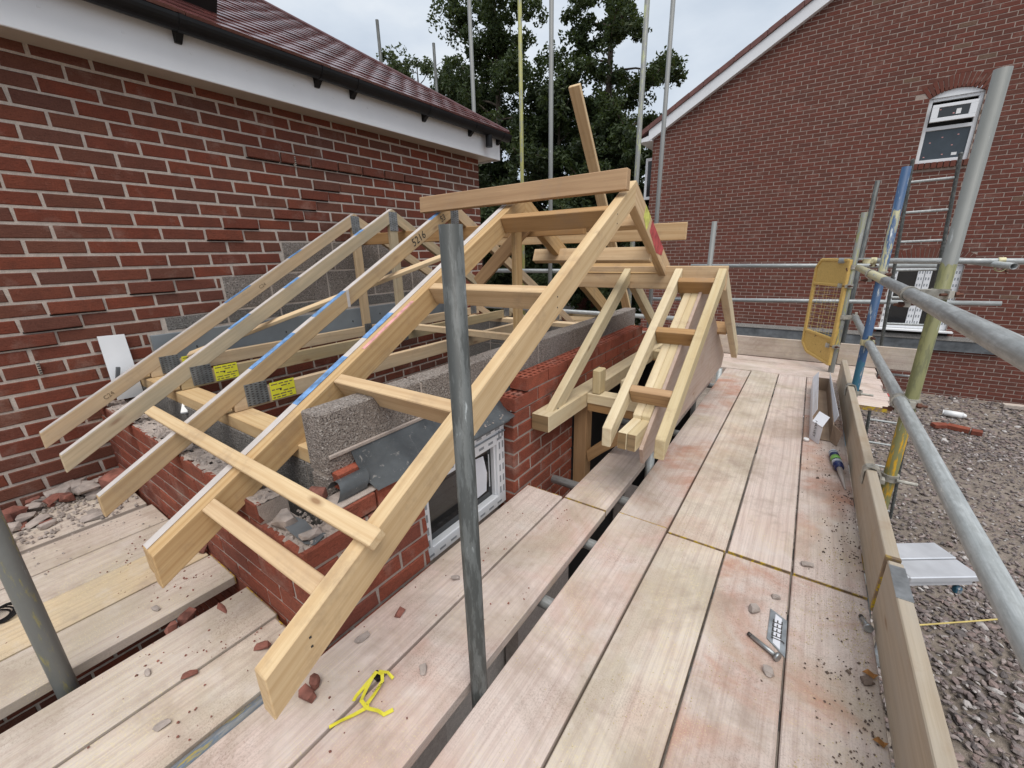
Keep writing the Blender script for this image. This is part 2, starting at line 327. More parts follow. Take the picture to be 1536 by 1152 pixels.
def leaf_mat(name, cols):
    m = bpy.data.materials.new(name); m.use_nodes = True; t = m.node_tree; t.nodes.clear(); MATS[name] = m
    r = rnd(t); c = ramp(t, r, [(i/(len(cols)-1), k) for i, k in enumerate(cols)])
    d = nn(t, 'ShaderNodeBsdfPrincipled', {'Base Color': c, 'Roughness': 0.6})
    tr = nn(t, 'ShaderNodeBsdfTranslucent', {0: mixc(t, 0.5, c, (0.12, 0.16, 0.03))})
    mx = nn(t, 'ShaderNodeMixShader', {0: 0.3, 1: d.outputs[0], 2: tr.outputs[0]})
    nn(t, 'ShaderNodeOutputMaterial', {0: mx.outputs[0]})
leaf_mat('leaf_dark', [(0.022, 0.040, 0.012), (0.045, 0.072, 0.020), (0.032, 0.054, 0.016), (0.070, 0.095, 0.028)])
leaf_mat('leaf_mid', [(0.040, 0.062, 0.020), (0.07, 0.095, 0.035), (0.05, 0.075, 0.025), (0.09, 0.11, 0.045)])
leaf_mat('leaf_ever', [(0.016, 0.028, 0.011), (0.028, 0.046, 0.015), (0.038, 0.060, 0.020), (0.055, 0.080, 0.025)])
M = MATS

# ------------------------------------------------------------------ building helpers
WM = {}
def link(o, parent=None, mw=None):
    C.objects.link(o)
    mw = mw or Matrix.Identity(4); WM[o] = mw
    if parent is not None:
        o.parent = parent; o.matrix_parent_inverse = Matrix.Identity(4)
        o.matrix_basis = WM[parent].inverted() @ mw
    else: o.matrix_basis = mw
    return o
def tag(o, label, cat, group=None, kind=None):
    if label: o['label'] = label
    if cat: o['category'] = cat
    if group: o['group'] = group
    if kind: o['kind'] = kind
    return o
def thing(name, label, cat, loc=(0, 0, 0), group=None):
    o = bpy.data.objects.new(name, None); o.empty_display_size = 0.1
    link(o, None, Matrix.Translation(loc)); return tag(o, label, cat, group)
def mobj(name, me, mat=None, parent=None, mw=None):
    if mat is not None and not me.materials: me.materials.append(M[mat] if isinstance(mat, str) else mat)
    return link(bpy.data.objects.new(name, me), parent, mw)
def pyd(name, vs, fs, mat=None, parent=None, mw=None, smooth=False):
    me = bpy.data.meshes.new(name); me.from_pydata([tuple(v) for v in vs], [], fs); me.update()
    if smooth: me.polygons.foreach_set('use_smooth', [True]*len(me.polygons))
    return mobj(name, me, mat, parent, mw)
def bm_mesh(bm, name, smooth=False):
    me = bpy.data.meshes.new(name); bm.to_mesh(me); bm.free()
    if smooth: me.polygons.foreach_set('use_smooth', [True]*len(me.polygons))
    return me
def frame(o, u, v):
    """matrix with X=u, Y=v, Z=u x v, origin o"""
    u = Vector(u).normalized(); v = Vector(v); v = (v-u*v.dot(u)).normalized(); n = u.cross(v)
    m = Matrix((u, v, n)).transposed().to_4x4(); m.translation = Vector(o); return m
BOXF = [(0, 3, 2, 1), (4, 5, 6, 7), (0, 1, 5, 4), (1, 2, 6, 5), (2, 3, 7, 6), (3, 0, 4, 7)]
def boxv(x0, x1, y0, y1, z0, z1):
    return [(x0, y0, z0), (x1, y0, z0), (x1, y1, z0), (x0, y1, z0), (x0, y0, z1), (x1, y0, z1), (x1, y1, z1), (x0, y1, z1)]
def bevelled(bm, off, seg=1):
    bmesh.ops.bevel(bm, geom=list(bm.edges), offset=off, segments=seg, affect='EDGES', profile=0.6)
def box(name, x0, x1, y0, y1, z0, z1, mat, parent=None, bev=0.002, axis=0):
    """world-aligned box; mesh X runs along the given world axis so grain follows it"""
    c = Vector(((x0+x1)/2, (y0+y1)/2, (z0+z1)/2)); s = ((x1-x0)/2, (y1-y0)/2, (z1-z0)/2)
    if axis == 0: mw = frame(c, (1, 0, 0), (0, 1, 0)); hs = s
    elif axis == 1: mw = frame(c, (0, 1, 0), (-1, 0, 0)); hs = (s[1], s[0], s[2])
    else: mw = frame(c, (0, 0, 1), (0, 1, 0)); hs = (s[2], s[1], s[0])
    bm = bmesh.new(); vs = [bm.verts.new(v) for v in boxv(-hs[0], hs[0], -hs[1], hs[1], -hs[2], hs[2])]
    for f in BOXF: bm.faces.new([vs[i] for i in f])
    if bev: bevelled(bm, min(bev, min(hs)*0.6))
    return mobj(name, bm_mesh(bm, name), mat, parent, mw)
def beam(name, p0, p1, wid, dep, mat, parent=None, up=(0, 0, 1), bev=0.003, wob=0.0):
    """bar from p0 to p1 (centre line); wid across, dep along 'up'"""
    p0, p1 = Vector(p0), Vector(p1); u = (p1-p0); L = u.length; u.normalize()
    upv = Vector(up); upv = (upv-u*upv.dot(u)).normalized(); side = upv.cross(u)
    mw = frame((p0+p1)/2, u, side)
    bm = bmesh.new(); n = max(1, int(L/0.5)) if wob else 1
    rings = []
    for i in range(n+1):
        x = -L/2+L*i/n; dy = random.uniform(-wob, wob); dz = random.uniform(-wob, wob)
        rings.append([bm.verts.new((x, sy*wid/2+dy, sz*dep/2+dz)) for sy, sz in ((-1, -1), (1, -1), (1, 1), (-1, 1))])
    for a, b_ in zip(rings, rings[1:]):
        for k in range(4): bm.faces.new((a[k], a[(k+1) % 4], b_[(k+1) % 4], b_[k]))
    bm.faces.new(rings[0][::-1]); bm.faces.new(rings[-1])
    bmesh.ops.recalc_face_normals(bm, faces=bm.faces)
    if bev and n == 1: bevelled(bm, bev)
    return mobj(name, bm_mesh(bm, name), mat, parent, mw)
def prism(name, pts, thick, udir, mat, parent=None, bev=0.002):
    """polygon of world points (planar), extruded by vector thick; mesh X along udir"""
    pts = [Vector(p) for p in pts]; th = Vector(thick); o = sum(pts, Vector())/len(pts)+th/2
    u = Vector(udir).normalized(); v = th.normalized().cross(u)
    if v.length < 1e-3: v = pts[1]-pts[0]
    mw = frame(o, u, v); inv = mw.inverted()
    bm = bmesh.new(); a = [bm.verts.new(inv @ p) for p in pts]; b_ = [bm.verts.new(inv @ (p+th)) for p in pts]
    bm.faces.new(a); bm.faces.new(b_[::-1]); n = len(pts)
    for i in range(n): bm.faces.new((a[i], b_[i], b_[(i+1) % n], a[(i+1) % n]))
    bmesh.ops.recalc_face_normals(bm, faces=bm.faces)
    if bev: bevelled(bm, bev)
    return mobj(name, bm_mesh(bm, name), mat, parent, mw)
def tube_verts(L, r, n=20, hole=0.85):
    vs, fs = [], []
    for z in (0, L):
        for k in range(n):
            a = 2*math.pi*k/n; vs.append((r*math.cos(a), r*math.sin(a), z))
    for z in (0, L):
        for k in range(n):
            a = 2*math.pi*k/n; vs.append((hole*r*math.cos(a), hole*r*math.sin(a), z))
    for k in range(n):
        j = (k+1) % n
        fs += [(k, j, n+j, n+k), (2*n+k, 3*n+k, 3*n+j, 2*n+j), (k, 2*n+k, 2*n+j, j), (n+k, n+j, 3*n+j, 3*n+k)]
    return vs, fs
TR = 0.02415
def tube(name, p0, p1, mat='galv', label=None, r=TR, parent=None, zero=None, cat='scaffold tube', group='scaffold tubes'):
    p0, p1 = Vector(p0), Vector(p1); d = p1-p0; L = d.length
    q = d.to_track_quat('Z', 'Y').to_matrix().to_4x4(); off = 0.0
    vs, fs = tube_verts(L, r)
    if zero is not None:            # keep object Z equal to height for painted standards
        off = zero; vs = [(x, y, z+off) for x, y, z in vs]
    mw = Matrix.Translation(p0) @ q @ Matrix.Translation((0, 0, -off))
    o = pyd(name, vs, fs, mat, parent, mw)
    n = len(o.data.polygons); sm = [True]*n
    for i in range(n):
        if i % 4 >= 2: sm[i] = False
    o.data.polygons.foreach_set('use_smooth', sm)
    if label: tag(o, label, cat, group)
    return o
def text_mesh(s, size, name='print'):
    cu = bpy.data.curves.new(name, 'FONT'); cu.body = s; cu.size = size; cu.align_x = 'CENTER'; cu.align_y = 'CENTER'
    o = bpy.data.objects.new('tmp', cu); C.objects.link(o)
    bpy.context.view_layer.update()
    me = bpy.data.meshes.new_from_object(o.evaluated_get(bpy.context.evaluated_depsgraph_get()))
    bpy.data.objects.remove(o); bpy.data.curves.remove(cu); me.name = name
    return me
def ring_band(bm, axis_m, r0, r1, half, a0=0, a1=2*math.pi, n=14):
    """band around local Z of axis_m"""
    vs = []
    full = abs(a1-a0-2*math.pi) < 1e-6; k = n if full else n+1
    for i in range(k):
        a = a0+(a1-a0)*i/n
        for rr, z in ((r0, -half), (r1, -half), (r1, half), (r0, half)):
            vs.append(bm.verts.new(axis_m @ Vector((rr*math.cos(a), rr*math.sin(a), z))))
    for i in range(n):
        j = (i+1) % k
        for q in range(4): bm.faces.new((vs[4*i+q], vs[4*i+(q+1) % 4], vs[4*j+(q+1) % 4], vs[4*j+q]))
    if not full: bm.faces.new(vs[0:4]); bm.faces.new(vs[-4:][::-1])
def bm_box(bm, mtx, x0, x1, y0, y1, z0, z1):
    vs = [bm.verts.new(mtx @ Vector(v)) for v in boxv(x0, x1, y0, y1, z0, z1)]
    for f in BOXF: bm.faces.new([vs[i] for i in f])
def bm_cyl(bm, mtx, r, z0, z1, n=8, r2=None):
    a = [bm.verts.new(mtx @ Vector((r*math.cos(2*math.pi*k/n), r*math.sin(2*math.pi*k/n), z0))) for k in range(n)]
    r2 = r if r2 is None else r2
    b_ = [bm.verts.new(mtx @ Vector((r2*math.cos(2*math.pi*k/n), r2*math.sin(2*math.pi*k/n), z1))) for k in range(n)]
    for k in range(n): bm.faces.new((a[k], a[(k+1) % n], b_[(k+1) % n], b_[k]))
    bm.faces.new(a[::-1]); bm.faces.new(b_)
def face_attr(me, vals):
    at = me.attributes.new('rnd', 'FLOAT', 'FACE'); at.data.foreach_set('value', vals)

# ---- bricks: 'cells' are (u0,u1,z0,z1,proud); wall frame: origin o, along u, outward n
_bc = {}
def brick_mesh(wd, ht, var, mat, depth=0.018):
    k = (round(wd, 3), round(ht, 3), var, mat, depth)
    if k in _bc: return _bc[k]
    vs, fs = brick_vf(wd, ht, var, depth)
    me = bpy.data.meshes.new('brick'); me.from_pydata(vs, [], fs); me.materials.append(M[mat]); me.update()
    _bc[k] = me; return me
def brick_vf(wd, ht, var, depth):
    rg = random.Random(var*31+7); j = lambda a: rg.uniform(-a, a)
    e = 0.004; vs = []
    cs = [(-wd/2, -ht/2), (wd/2, -ht/2), (wd/2, ht/2), (-wd/2, ht/2)]
    cj = [(x+j(.003), z+j(.0024)) for x, z in cs]
    for (x, z) in cj: vs.append((x-math.copysign(e, x), 0.0+j(.0008), z-math.copysign(e, z)))
    for (x, z) in cj: vs.append((x, -0.004, z))
    for (x, z) in cs: vs.append((x, -depth, z))
    fs = [(0, 1, 2, 3)]
    for k in range(4):
        l = (k+1) % 4; fs.append((k, 4+k, 4+l, l)); fs.append((4+k, 8+k, 8+l, 4+l))
    return vs, fs
def lay(wall, o, u, n, cells, mat, depth=0.018, limit=300, name='brick', mats=None):
    """local brick axes: X along u, Y outward (n), Z up. u x n must equal +Z or we mirror"""
    o = Vector(o); u = Vector(u); n = Vector(n); zz = Vector((0, 0, 1))
    base = Matrix((u, n, zz)).transposed().to_4x4()
    flip = base.determinant() < 0
    sc_ = []
    for (u0, u1, z0, z1, pr) in cells:
        c = o+u*((u0+u1)/2)+zz*((z0+z1)/2)
        p = project(c); s = 0
        if p and -20 < p[0] < 1556 and -20 < p[1] < 1172:
            s = 1/p[2]**2
        sc_.append(s)
    order = sorted(range(len(cells)), key=lambda i: -sc_[i])
    rest_v, rest_f, vals = [], [], []
    cnt = 0
    for i in order:
        u0, u1, z0, z1, pr = cells[i]
        c = o+u*((u0+u1)/2)+zz*((z0+z1)/2)+n*pr
        wd, ht = u1-u0, z1-z0; var = random.randrange(8)
        mw = base.copy(); mw.translation = c
        if flip:        # use a proper rotation: turn local X round
            mw = Matrix((-u, n, zz)).transposed().to_4x4(); mw.translation = c
        mm = mat if not mats else mats(i, cells[i])
        if cnt < limit and sc_[i] > 0:
            mobj(name, brick_mesh(wd, ht, var, mm, depth), None, wall, mw); cnt += 1
        else:
            vs, fs = brick_vf(wd, ht, var, depth); b0 = len(rest_v)
            rest_v += [mw @ Vector(v) for v in vs]; rest_f += [tuple(b0+k for k in f) for f in fs]
            vals += [random.random()]*len(fs)
    if rest_v:
        me = bpy.data.meshes.new(name+'s'); me.from_pydata([tuple(WM[wall].inverted() @ v) for v in rest_v], [], rest_f)
        face_attr(me, vals); me.materials.append(M[mat]); me.update()
        r = mobj(name+'work', me, None, wall, WM[wall]); r['kind'] = 'stuff'
def courses(u0, u1, zt, zb, pitch=0.225, gauge=0.075, ph=0.0, joint=0.010, skip=None, split=None):
    """stretcher bond cells from top course edge zt down to zb"""
    out = []; k = 0; z = zt
    while z > zb:
        off = ph+(pitch/2 if k % 2 else 0)
        i0 = math.floor((u0-off)/pitch)
        x = off+i0*pitch
        while x < u1:
            a, b_ = max(x+joint/2, u0), min(x+pitch-joint/2, u1)
            if b_-a > 0.02 and not (skip and skip((a+b_)/2, z-gauge/2, a, b_, k)):
                out.append((a, b_, z-gauge+joint, z, 0.0))
            x += pitch
        z -= gauge; k += 1
    return out
def quadwall(name, pts, mat, parent):
    return pyd(name, pts, [tuple(range(len(pts)))], mat, parent)

# ================================================================== SETTING
G = -1.7
gv = []; gs = 60
pyd('ground', [(-400, -400, G), (400, -400, G), (400, 400, G), (-400, 400, G)], [(0, 1, 2, 3)], 'ground')['kind'] = 'structure'

def clip_cells(cells, rects):
    out = []
    for c in cells:
        todo = [c]
        for (a, b_, z0, z1) in rects:
            nxt = []
            for q in todo:
                zc = (q[2]+q[3])/2
                if zc < z0 or zc > z1 or q[1] <= a or q[0] >= b_: nxt.append(q); continue
                if a-q[0] > 0.02: nxt.append((q[0], a-0.004, q[2], q[3], q[4]))
                if q[1]-b_ > 0.02: nxt.append((b_+0.004, q[1], q[2], q[3], q[4]))
            todo = nxt
        out += todo
    return out

# ---------------------------------------------------------------- house on the left
XL = -3.2
hl = thing('brick_house', 'red brick house with white fascia, black gutter and hipped tile roof on the left', 'house', (XL-1, 1.5, G))
wl = box('wall', XL-0.30, XL-0.005, -1.6, 3.996, G, 2.193, 'mortar', hl, 0)
cells = courses(-1.6, 4.0, 2.1995, G, 0.226, 0.075, 0.182, 0.0142)
BLK = [(1.665, 2.74, 1.09, 1.31), (1.23, 3.17, 0.865, 1.09), (0.87, 3.53, 0.77, 0.865), (0.78, 3.62, 0.54, 0.77)]
cells = clip_cells(cells, [(a, b_, z0-0.002, z1-0.02) for a, b_, z0, z1 in BLK])
steps = [(2.086, 1.695), (1.927, 1.614), (1.781, 1.539), (1.64, 1.467), (1.48, 1.388), (1.336, 1.314), (.836, 1.076), (.762, .997), (.551, .921), (.433, .842), (.329, .764)]
cc = []
for c in cells:
    pr = 0.0; y = (c[0]+c[1])/2
    if 1.50 < y < 3.2 and 1.79 < c[2] < 1.845: pr = 0.022
    for (ys, zb) in steps:
        if ys-0.06 < y < ys+0.17 and abs(c[2]-zb) < 0.032: pr = max(pr, 0.015)
    cc.append((c[0], c[1], c[2], c[3], pr+random.uniform(-.0015, .0015)))
lay(wl, (XL, 0, 0), (0, 1, 0), (1, 0, 0), cc, 'brick_left')
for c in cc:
    if c[4] > .01: box('open_joint_shade', XL-.0055, XL-.0035, c[0]-.004, c[1]+.004, c[2]-.0075, c[2]+.001, 'void', wl, 0)  # black strips on solid mortar paint the shade of open joints below proud bricks
# exposed concrete blocks inside the stepped brick edge
def block_row(parent, x, y0, y1, z0, z1, mat, first=0.44, proud=0.0, pitch=0.45):
    y = y0+0.01; k = 0
    while y < y1-0.03:
        e = min(y+(first if k == 0 else pitch-0.01), y1-0.01)
        box('block', x-0.05, x+proud+random.uniform(-.002, .002), y, e, z0+0.006, z1-0.006, mat, parent, 0.004)
        y = e+0.010; k += 1
block_row(wl, XL, 1.665, 2.74, 1.09, 1.31, 'block', 0.40, -0.003)
block_row(wl, XL, 1.23, 3.17, 0.865, 1.09, 'block', 0.30, -0.003)
block_row(wl, XL, 0.87, 3.53, 0.775, 0.865, 'block_grey', 0.34, -0.003, 0.36)
box('damp_course', XL-0.02, XL+0.012, 0.785, 3.615, 0.545, 0.765, 'dpc_grey', wl, 0.003, 1)
for k in range(9):      # fixing heads in the membrane
    box('fixing', XL+0.012, XL+0.017, 1.0+k*0.29, 1.006+k*0.29, 0.655+0.03*(k % 2), 0.668+0.03*(k % 2), 'ink', wl, 0)
for (y, z) in ((1.86, 1.855), (0.30, 0.68)):       # weep vents
    wv_ = box('weep_vent', XL, XL+0.024, y, y+0.012, z-0.034, z+0.034, 'soffit', wl, 0.002)
    for j in range(5): box('louvre', XL+0.024, XL+0.026, y+0.001, y+0.011, z-0.028+j*0.012, z-0.022+j*0.012, 'ink', wv_, 0)
# fascia, soffit, gutter
XF = -3.0; ZS = 2.172
box('soffit', XL-0.0, XF-0.012, -1.6, 4.12, ZS+.008, ZS+0.018, 'soffit', hl, 0)
box('soffit', XL-0.6, XL-0.0005, 4.0, 4.12, ZS+.008, ZS+0.018, 'soffit', hl, 0)
fa = box('fascia', XF-0.012, XF, -1.6, 4.135, ZS-0.006, 2.385, 'upvc', hl, 0.003, 1)
box('fascia', XL-0.6, XF-0.0125, 4.121, 4.134, ZS-0.006, 2.385, 'upvc', hl, 0.002)
for k in range(16):
    box('nail_cap', XF, XF+0.003, -0.2+k*0.29, -0.19+k*0.29, 2.275, 2.285, 'upvc', fa, 0.001)
def gutter_profile():
    pts = []
    for i in range(13):
        a = math.pi+math.pi*i/12; pts.append((0.058*math.cos(a), 0.062*math.sin(a)))
    for i in range(12, -1, -1):
        a = math.pi+math.pi*i/12; pts.append((0.052*math.cos(a), 0.056*math.sin(a)+0.001))
    return pts
gp = gutter_profile(); gx, gz = XF+0.062, 2.405
vs, fs = [], []
for y in (-1.6, 4.20):
    vs += [(gx+a, y, gz+b_) for a, b_ in gp]
n_ = len(gp)
for k in range(n_): fs.append((k, (k+1) % n_, n_+(k+1) % n_, n_+k))
fs += [tuple(range(n_))[::-1], tuple(range(n_, 2*n_))]
gut = pyd('gutter', vs, fs, 'black_plastic', hl)
def bracket(y):
    bm = bmesh.new(); I = Matrix.Translation((gx, y, gz))
    ring_band(bm, I @ Matrix.Rotation(math.pi/2, 4, 'X'), 0.058, 0.064, 0.014, math.pi, 2*math.pi, 10)
    vs = [Vector(p) for p in ((XF, y-.016, gz-.005), (XF, y-.016, gz-.098), (XF+.015, y-.016, gz-.098), (XF+.08, y-.016, gz-.045))]
    a = [bm.verts.new(v) for v in vs]; b_ = [bm.verts.new(v+Vector((0, .032, 0))) for v in vs]
    bm.faces.new(a); bm.faces.new(b_[::-1])
    for k in range(4): bm.faces.new((a[k], b_[k], b_[(k+1) % 4], a[(k+1) % 4]))
    bmesh.ops.recalc_face_normals(bm, faces=bm.faces)
    mobj('gutter_bracket', bm_mesh(bm, 'gutter_bracket'), 'black_plastic', gut)
for y in (0.42, 1.20, 2.0, 2.28, 3.0, 3.62, 4.08): bracket(y)
bm = bmesh.new(); bm_cyl(bm, Matrix.Translation((gx, 3.86, gz-0.16)), 0.036, 0, 0.12, 14)
bmesh.ops.recalc_face_normals(bm, faces=bm.faces); mobj('gutter_outlet', bm_mesh(bm, 'gutter_outlet'), 'black_plastic', gut)
# roof
EX, EY, EZ, TT = -2.90, 4.17, 2.425, 0.63
roofo = pyd('roof', [(EX, -1.6, EZ-.02), (EX, EY, EZ-.02), (EX-3.6, EY-3.6, EZ-.02+3.6*TT), (EX-3.6, -1.6, EZ-.02+3.6*TT), (EX-7.2, EY, EZ-.02), (EX-7.2, -1.6, EZ-0.02)],
            [(0, 1, 2, 3), (1, 4, 2), (2, 4, 5, 3)], 'tile', hl)
sl_ = math.sqrt(1+TT*TT); up = Vector((-1, 0, TT)).normalized(); nrm = Vector((TT, 0, 1)).normalized()
TWd, TG = 0.166, 0.10
def tile_vf(wd):
    L, th = 0.135, 0.013
    vs = []
    for (s, hgt) in ((0.0, 0.008), (L, 0.0)):
        for y in (-wd/2, -wd/6, wd/6, wd/2):
            bow = 0.0022*(1-(2*y/wd)**2)
            vs.append((s, y, hgt+th+bow))
    for y in (-wd/2, wd/2): vs.append((0.0, y, 0.006))
    fs = [(0, 1, 5, 4), (1, 2, 6, 5), (2, 3, 7, 6), (8, 9, 3, 2, 1, 0)]
    vs += [(L, -wd/2, 0), (L, wd/2, 0)]
    fs += [(9, 11, 7, 3), (8, 0, 4, 10)]
    return vs, fs
tl = []
rows = int(3.55*sl_/TG)
for r_ in range(rows):
    s = r_*TG-0.02; hx = s/sl_
    ymax = EY-hx-0.02; y = -1.6+(TWd/2 if r_ % 2 else 0)
    while y < ymax:
        wd = min(TWd-0.003, ymax-y)
        if wd > 0.03: tl.append((s, y+wd/2, wd))
        y += TWd
_tc = {}
def tmw(s, y):
    p = Vector((EX, y, EZ))+up*s+nrm*(-0.012)+nrm*random.uniform(-.001, .002)
    mw = Matrix((up, Vector((0, 1, 0)), up.cross(Vector((0, 1, 0))))).transposed().to_4x4()
    mw.translation = p
    return mw
# local frame: X up-slope, Y along eave, Z = X x Y (points down-out) -> flip Z in the mesh
def tile_world(s, y, wd):
    vs, fs = tile_vf(wd); mw = tmw(s, y)
    return [mw @ Vector((a, b_, -c)) for a, b_, c in vs], fs
def tscore(q):
    p = project(Vector((EX, q[1], EZ))+up*q[0])
    if not p or not (0 < p[0] < 1536 and -5 < p[1] < 1152): return 0
    return 1/p[2]**2
tl.sort(key=lambda q: -tscore(q))
rv, rf, vals = [], [], []
for i, (s, y, wd) in enumerate(tl):
    vs, fs = tile_vf(wd)
    if i < 300 and tscore((s, y, wd)) > 0:
        key = round(wd, 2)
        if key not in _tc:
            me = bpy.data.meshes.new('tile'); me.from_pydata([(a, b_, -c) for a, b_, c in vs], [], fs); me.materials.append(M['tile']); _tc[key] = me
        mobj('tile', _tc[key], None, roofo, tmw(s, y))
    else:
        tv, fs = tile_world(s, y, wd); b0 = len(rv); rv += tv; rf += [tuple(b0+k for k in f) for f in fs]; vals += [random.random()]*len(fs)
me = bpy.data.meshes.new('tiles'); me.from_pydata([tuple(v) for v in [WM[roofo].inverted() @ v for v in rv]], [], rf); face_attr(me, vals); me.materials.append(M['tile'])
mobj('tiling', me, None, roofo)['kind'] = 'stuff'
hd = Vector((-1, -1, TT)).normalized(); hn = Vector((TT, TT, 2)).normalized()
beam('hip_strip', Vector((EX, EY, EZ+.006)), Vector((EX, EY, EZ+.006))+hd*5.2, .05, .022, 'tile', roofo, hn, .006)
# roof window
def rp(hx, y, off): return Vector((EX-hx, y, EZ+hx*TT))+nrm*off
rw = bpy.data.objects.new('roof_window', None); link(rw, hl, Matrix.Translation(rp(0.75, 0.75, 0)))
RWX0, RWX1, RWY0, RWY1 = 0.24, 1.15, 0.35, 1.50
fr = 0.07
def rbar(h0, h1, y0, y1, o0, o1, mat, nm, par):
    pts = [rp(h0, y0, o0), rp(h0, y1, o0), rp(h1, y1, o0), rp(h1, y0, o0)]
    return prism(nm, pts, nrm*(o1-o0), (0, 1, 0), mat, par, 0.004)
rbar(RWX0, RWX0+fr, RWY0, RWY1, 0.0, 0.13, 'black_plastic', 'frame', rw)
rbar(RWX1-fr, RWX1, RWY0, RWY1, 0.0, 0.10, 'black_plastic', 'frame', rw)
rbar(RWX0+fr, RWX1-fr, RWY0, RWY0+fr, 0.0, 0.10, 'black_plastic', 'frame', rw)
rbar(RWX0+fr, RWX1-fr, RWY1-fr, RWY1, 0.0, 0.10, 'black_plastic', 'frame', rw)
rbar(RWX0+fr, RWX1-fr, RWY0+fr, RWY1-fr, 0.05, 0.075, 'glass_dark', 'pane', rw)

# ---------------------------------------------------------------- house on the right
YR = 11.3
hr = thing('brick_house', 'red brick gable house with white bargeboard and arched windows on the right', 'house', (3, YR+2, G))
def verge(x): return 3.67+0.57*(x+3.73)
XR0, XR1 = -3.62, 7.0
UP = (1.26, 1.95, 2.60, 3.64); LO = (1.31, 2.30, -0.42, 0.80)
wv_, wf_ = [], []
def wcell(xa, xb, za, zb, zb2=None):
    b0 = len(wv_); zb2 = zb if zb2 is None else zb2
    for yy in (YR+.005, YR+.26):
        wv_.extend([(xa, yy, za), (xb, yy, za), (xb, yy, zb2), (xa, yy, zb)])
    for f in ((0, 1, 2, 3), (7, 6, 5, 4), (0, 3, 7, 4), (1, 5, 6, 2), (3, 2, 6, 7), (4, 5, 1, 0)): wf_.append(tuple(b0+i for i in f))
xs_ = [XR0, UP[0], LO[0], UP[1], LO[1], XR1]
for xa, xb in zip(xs_, xs_[1:]):
    holes = [o_ for o_ in (LO, UP) if o_[0] <= xa+1e-6 and xb <= o_[1]+1e-6]
    z_ = G
    for o_ in holes:
        wcell(xa, xb, z_, o_[2]-.03); z_ = o_[3]+.14
    wcell(xa, xb, z_, verge(xa)+.02, verge(xb)+.02)
wr = pyd('wall', wv_, wf_, 'mortar_right', hr)
pyd('side_wall', [(XR0-.001, YR+.3, G), (XR0-.001, YR+9, G), (XR0-.001, YR+9, 3.67), (XR0-.001, YR+.3, 3.67)], [(0, 1, 2, 3)], 'brick_right', hr)
cells = courses(XR0, 4.9, 7.7, G, 0.225, 0.075, 0.05, 0.011, skip=lambda x, z, a, b_, k: z > verge(x)+0.12)
def arch_y(x, op, rise):
    c = (op[0]+op[1])/2; hw = (op[1]-op[0])/2; return op[3]+rise*(1-((x-c)/hw)**2)
def in_arch(c):
    x = (c[0]+c[1])/2; z = (c[2]+c[3])/2
    for op, rise in ((UP, 0.11), (LO, 0.13)):
        cx = (op[0]+op[1])/2; hw = (op[1]-op[0])/2
        if abs(x-cx) < hw+0.10 and op[3] < z < arch_y(max(op[0], min(op[1], x)), op, rise)+0.20: return True
    return False
cells = [c for c in clip_cells(cells, [(UP[0], UP[1], UP[2]-0.11, UP[3]), (LO[0], LO[1], LO[2]-0.03, LO[3])]) if not in_arch(c)]
tanset = set(random.sample(range(len(cells)), 90))
lay(wr, (0, YR, 0), (1, 0, 0), (0, -1, 0), [(a, b_, c, d, random.uniform(-.001, .001)) for a, b_, c, d, e in cells], 'brick_right', mats=lambda i, c: 'brick_tan' if i in tanset else 'brick_right')
for op, rise, nv in ((UP, 0.11, 15), (LO, 0.13, 19)):
    cx = (op[0]+op[1])/2; hw = (op[1]-op[0])/2
    R_ = (hw*hw+rise*rise)/(2*rise); cz = op[3]+rise-R_; a0 = math.asin(min(1, hw/R_))
    for i in range(nv):
        a = -a0-0.02+(2*a0+0.04)*(i+.5)/nv; da = (2*a0+0.04)/nv*0.43
        pts = [(cx+rr*math.sin(q), YR-0.003, cz+rr*math.cos(q)) for rr, q in ((R_, a-da), (R_, a+da), (R_+.215, a+da), (R_+.215, a-da))]
        prism('voussoir', pts, (0, 0.05, 0), (0, 0, 1), 'brick_right', wr, 0.002)
def win_bar(par, nm, x0, x1, z0, z1, y0, y1, mat='upvc', bev=0.004): return box(nm, x0, x1, y0, y1, z0, z1, mat, par, bev)
# upper window
ywin = YR+0.06
wu = bpy.data.objects.new('window', None); link(wu, hr, Matrix.Translation((1.6, ywin, 2.6)))
box('void', UP[0], UP[1], YR+.25, YR+.26, UP[2], UP[3]+.1, 'void', wu, 0)
x0, x1, z0, z1 = UP
win_bar(wu, 'frame', x0, x0+.055, z0, z1, ywin, ywin+.07); win_bar(wu, 'frame', x1-.055, x1, z0, z1, ywin, ywin+.07)
win_bar(wu, 'frame', x0+.055, x1-.055, z0, z0+.055, ywin, ywin+.07); win_bar(wu, 'frame', x0+.055, x1-.055, z1-.05, z1, ywin, ywin+.07)
win_bar(wu, 'transom', x0+.055, x1-.055, 3.13, 3.19, ywin, ywin+.07)
pts = [(x0, YR+.03, z1+.001)]+[(x0+(x1-x0)*i/10, YR+.03, arch_y(x0+(x1-x0)*i/10, UP, 0.11)) for i in range(11)]+[(x1, YR+.03, z1+.001)]
prism('arch_panel', pts, (0, .04, 0), (1, 0, 0), 'upvc', wu, 0)
win_bar(wu, 'pane', x0+.055, x1-.055, z0+.055, 3.13, ywin+.03, ywin+.045, 'glass_film', 0)
sash = bpy.data.objects.new('sash', None); link(sash, wu, Matrix.Translation((1.6, ywin, 3.5)))
ys = ywin-.10
for (a, b_, c, d) in ((x0+.06, x1-.06, 3.25, 3.31), (x0+.06, x1-.06, 3.47, 3.52), (x0+.06, x0+.15, 3.31, 3.47), (x1-.15, x1-.06, 3.31, 3.47)):
    win_bar(sash, 'rail', a, b_, c, d, ys, ys+.05)
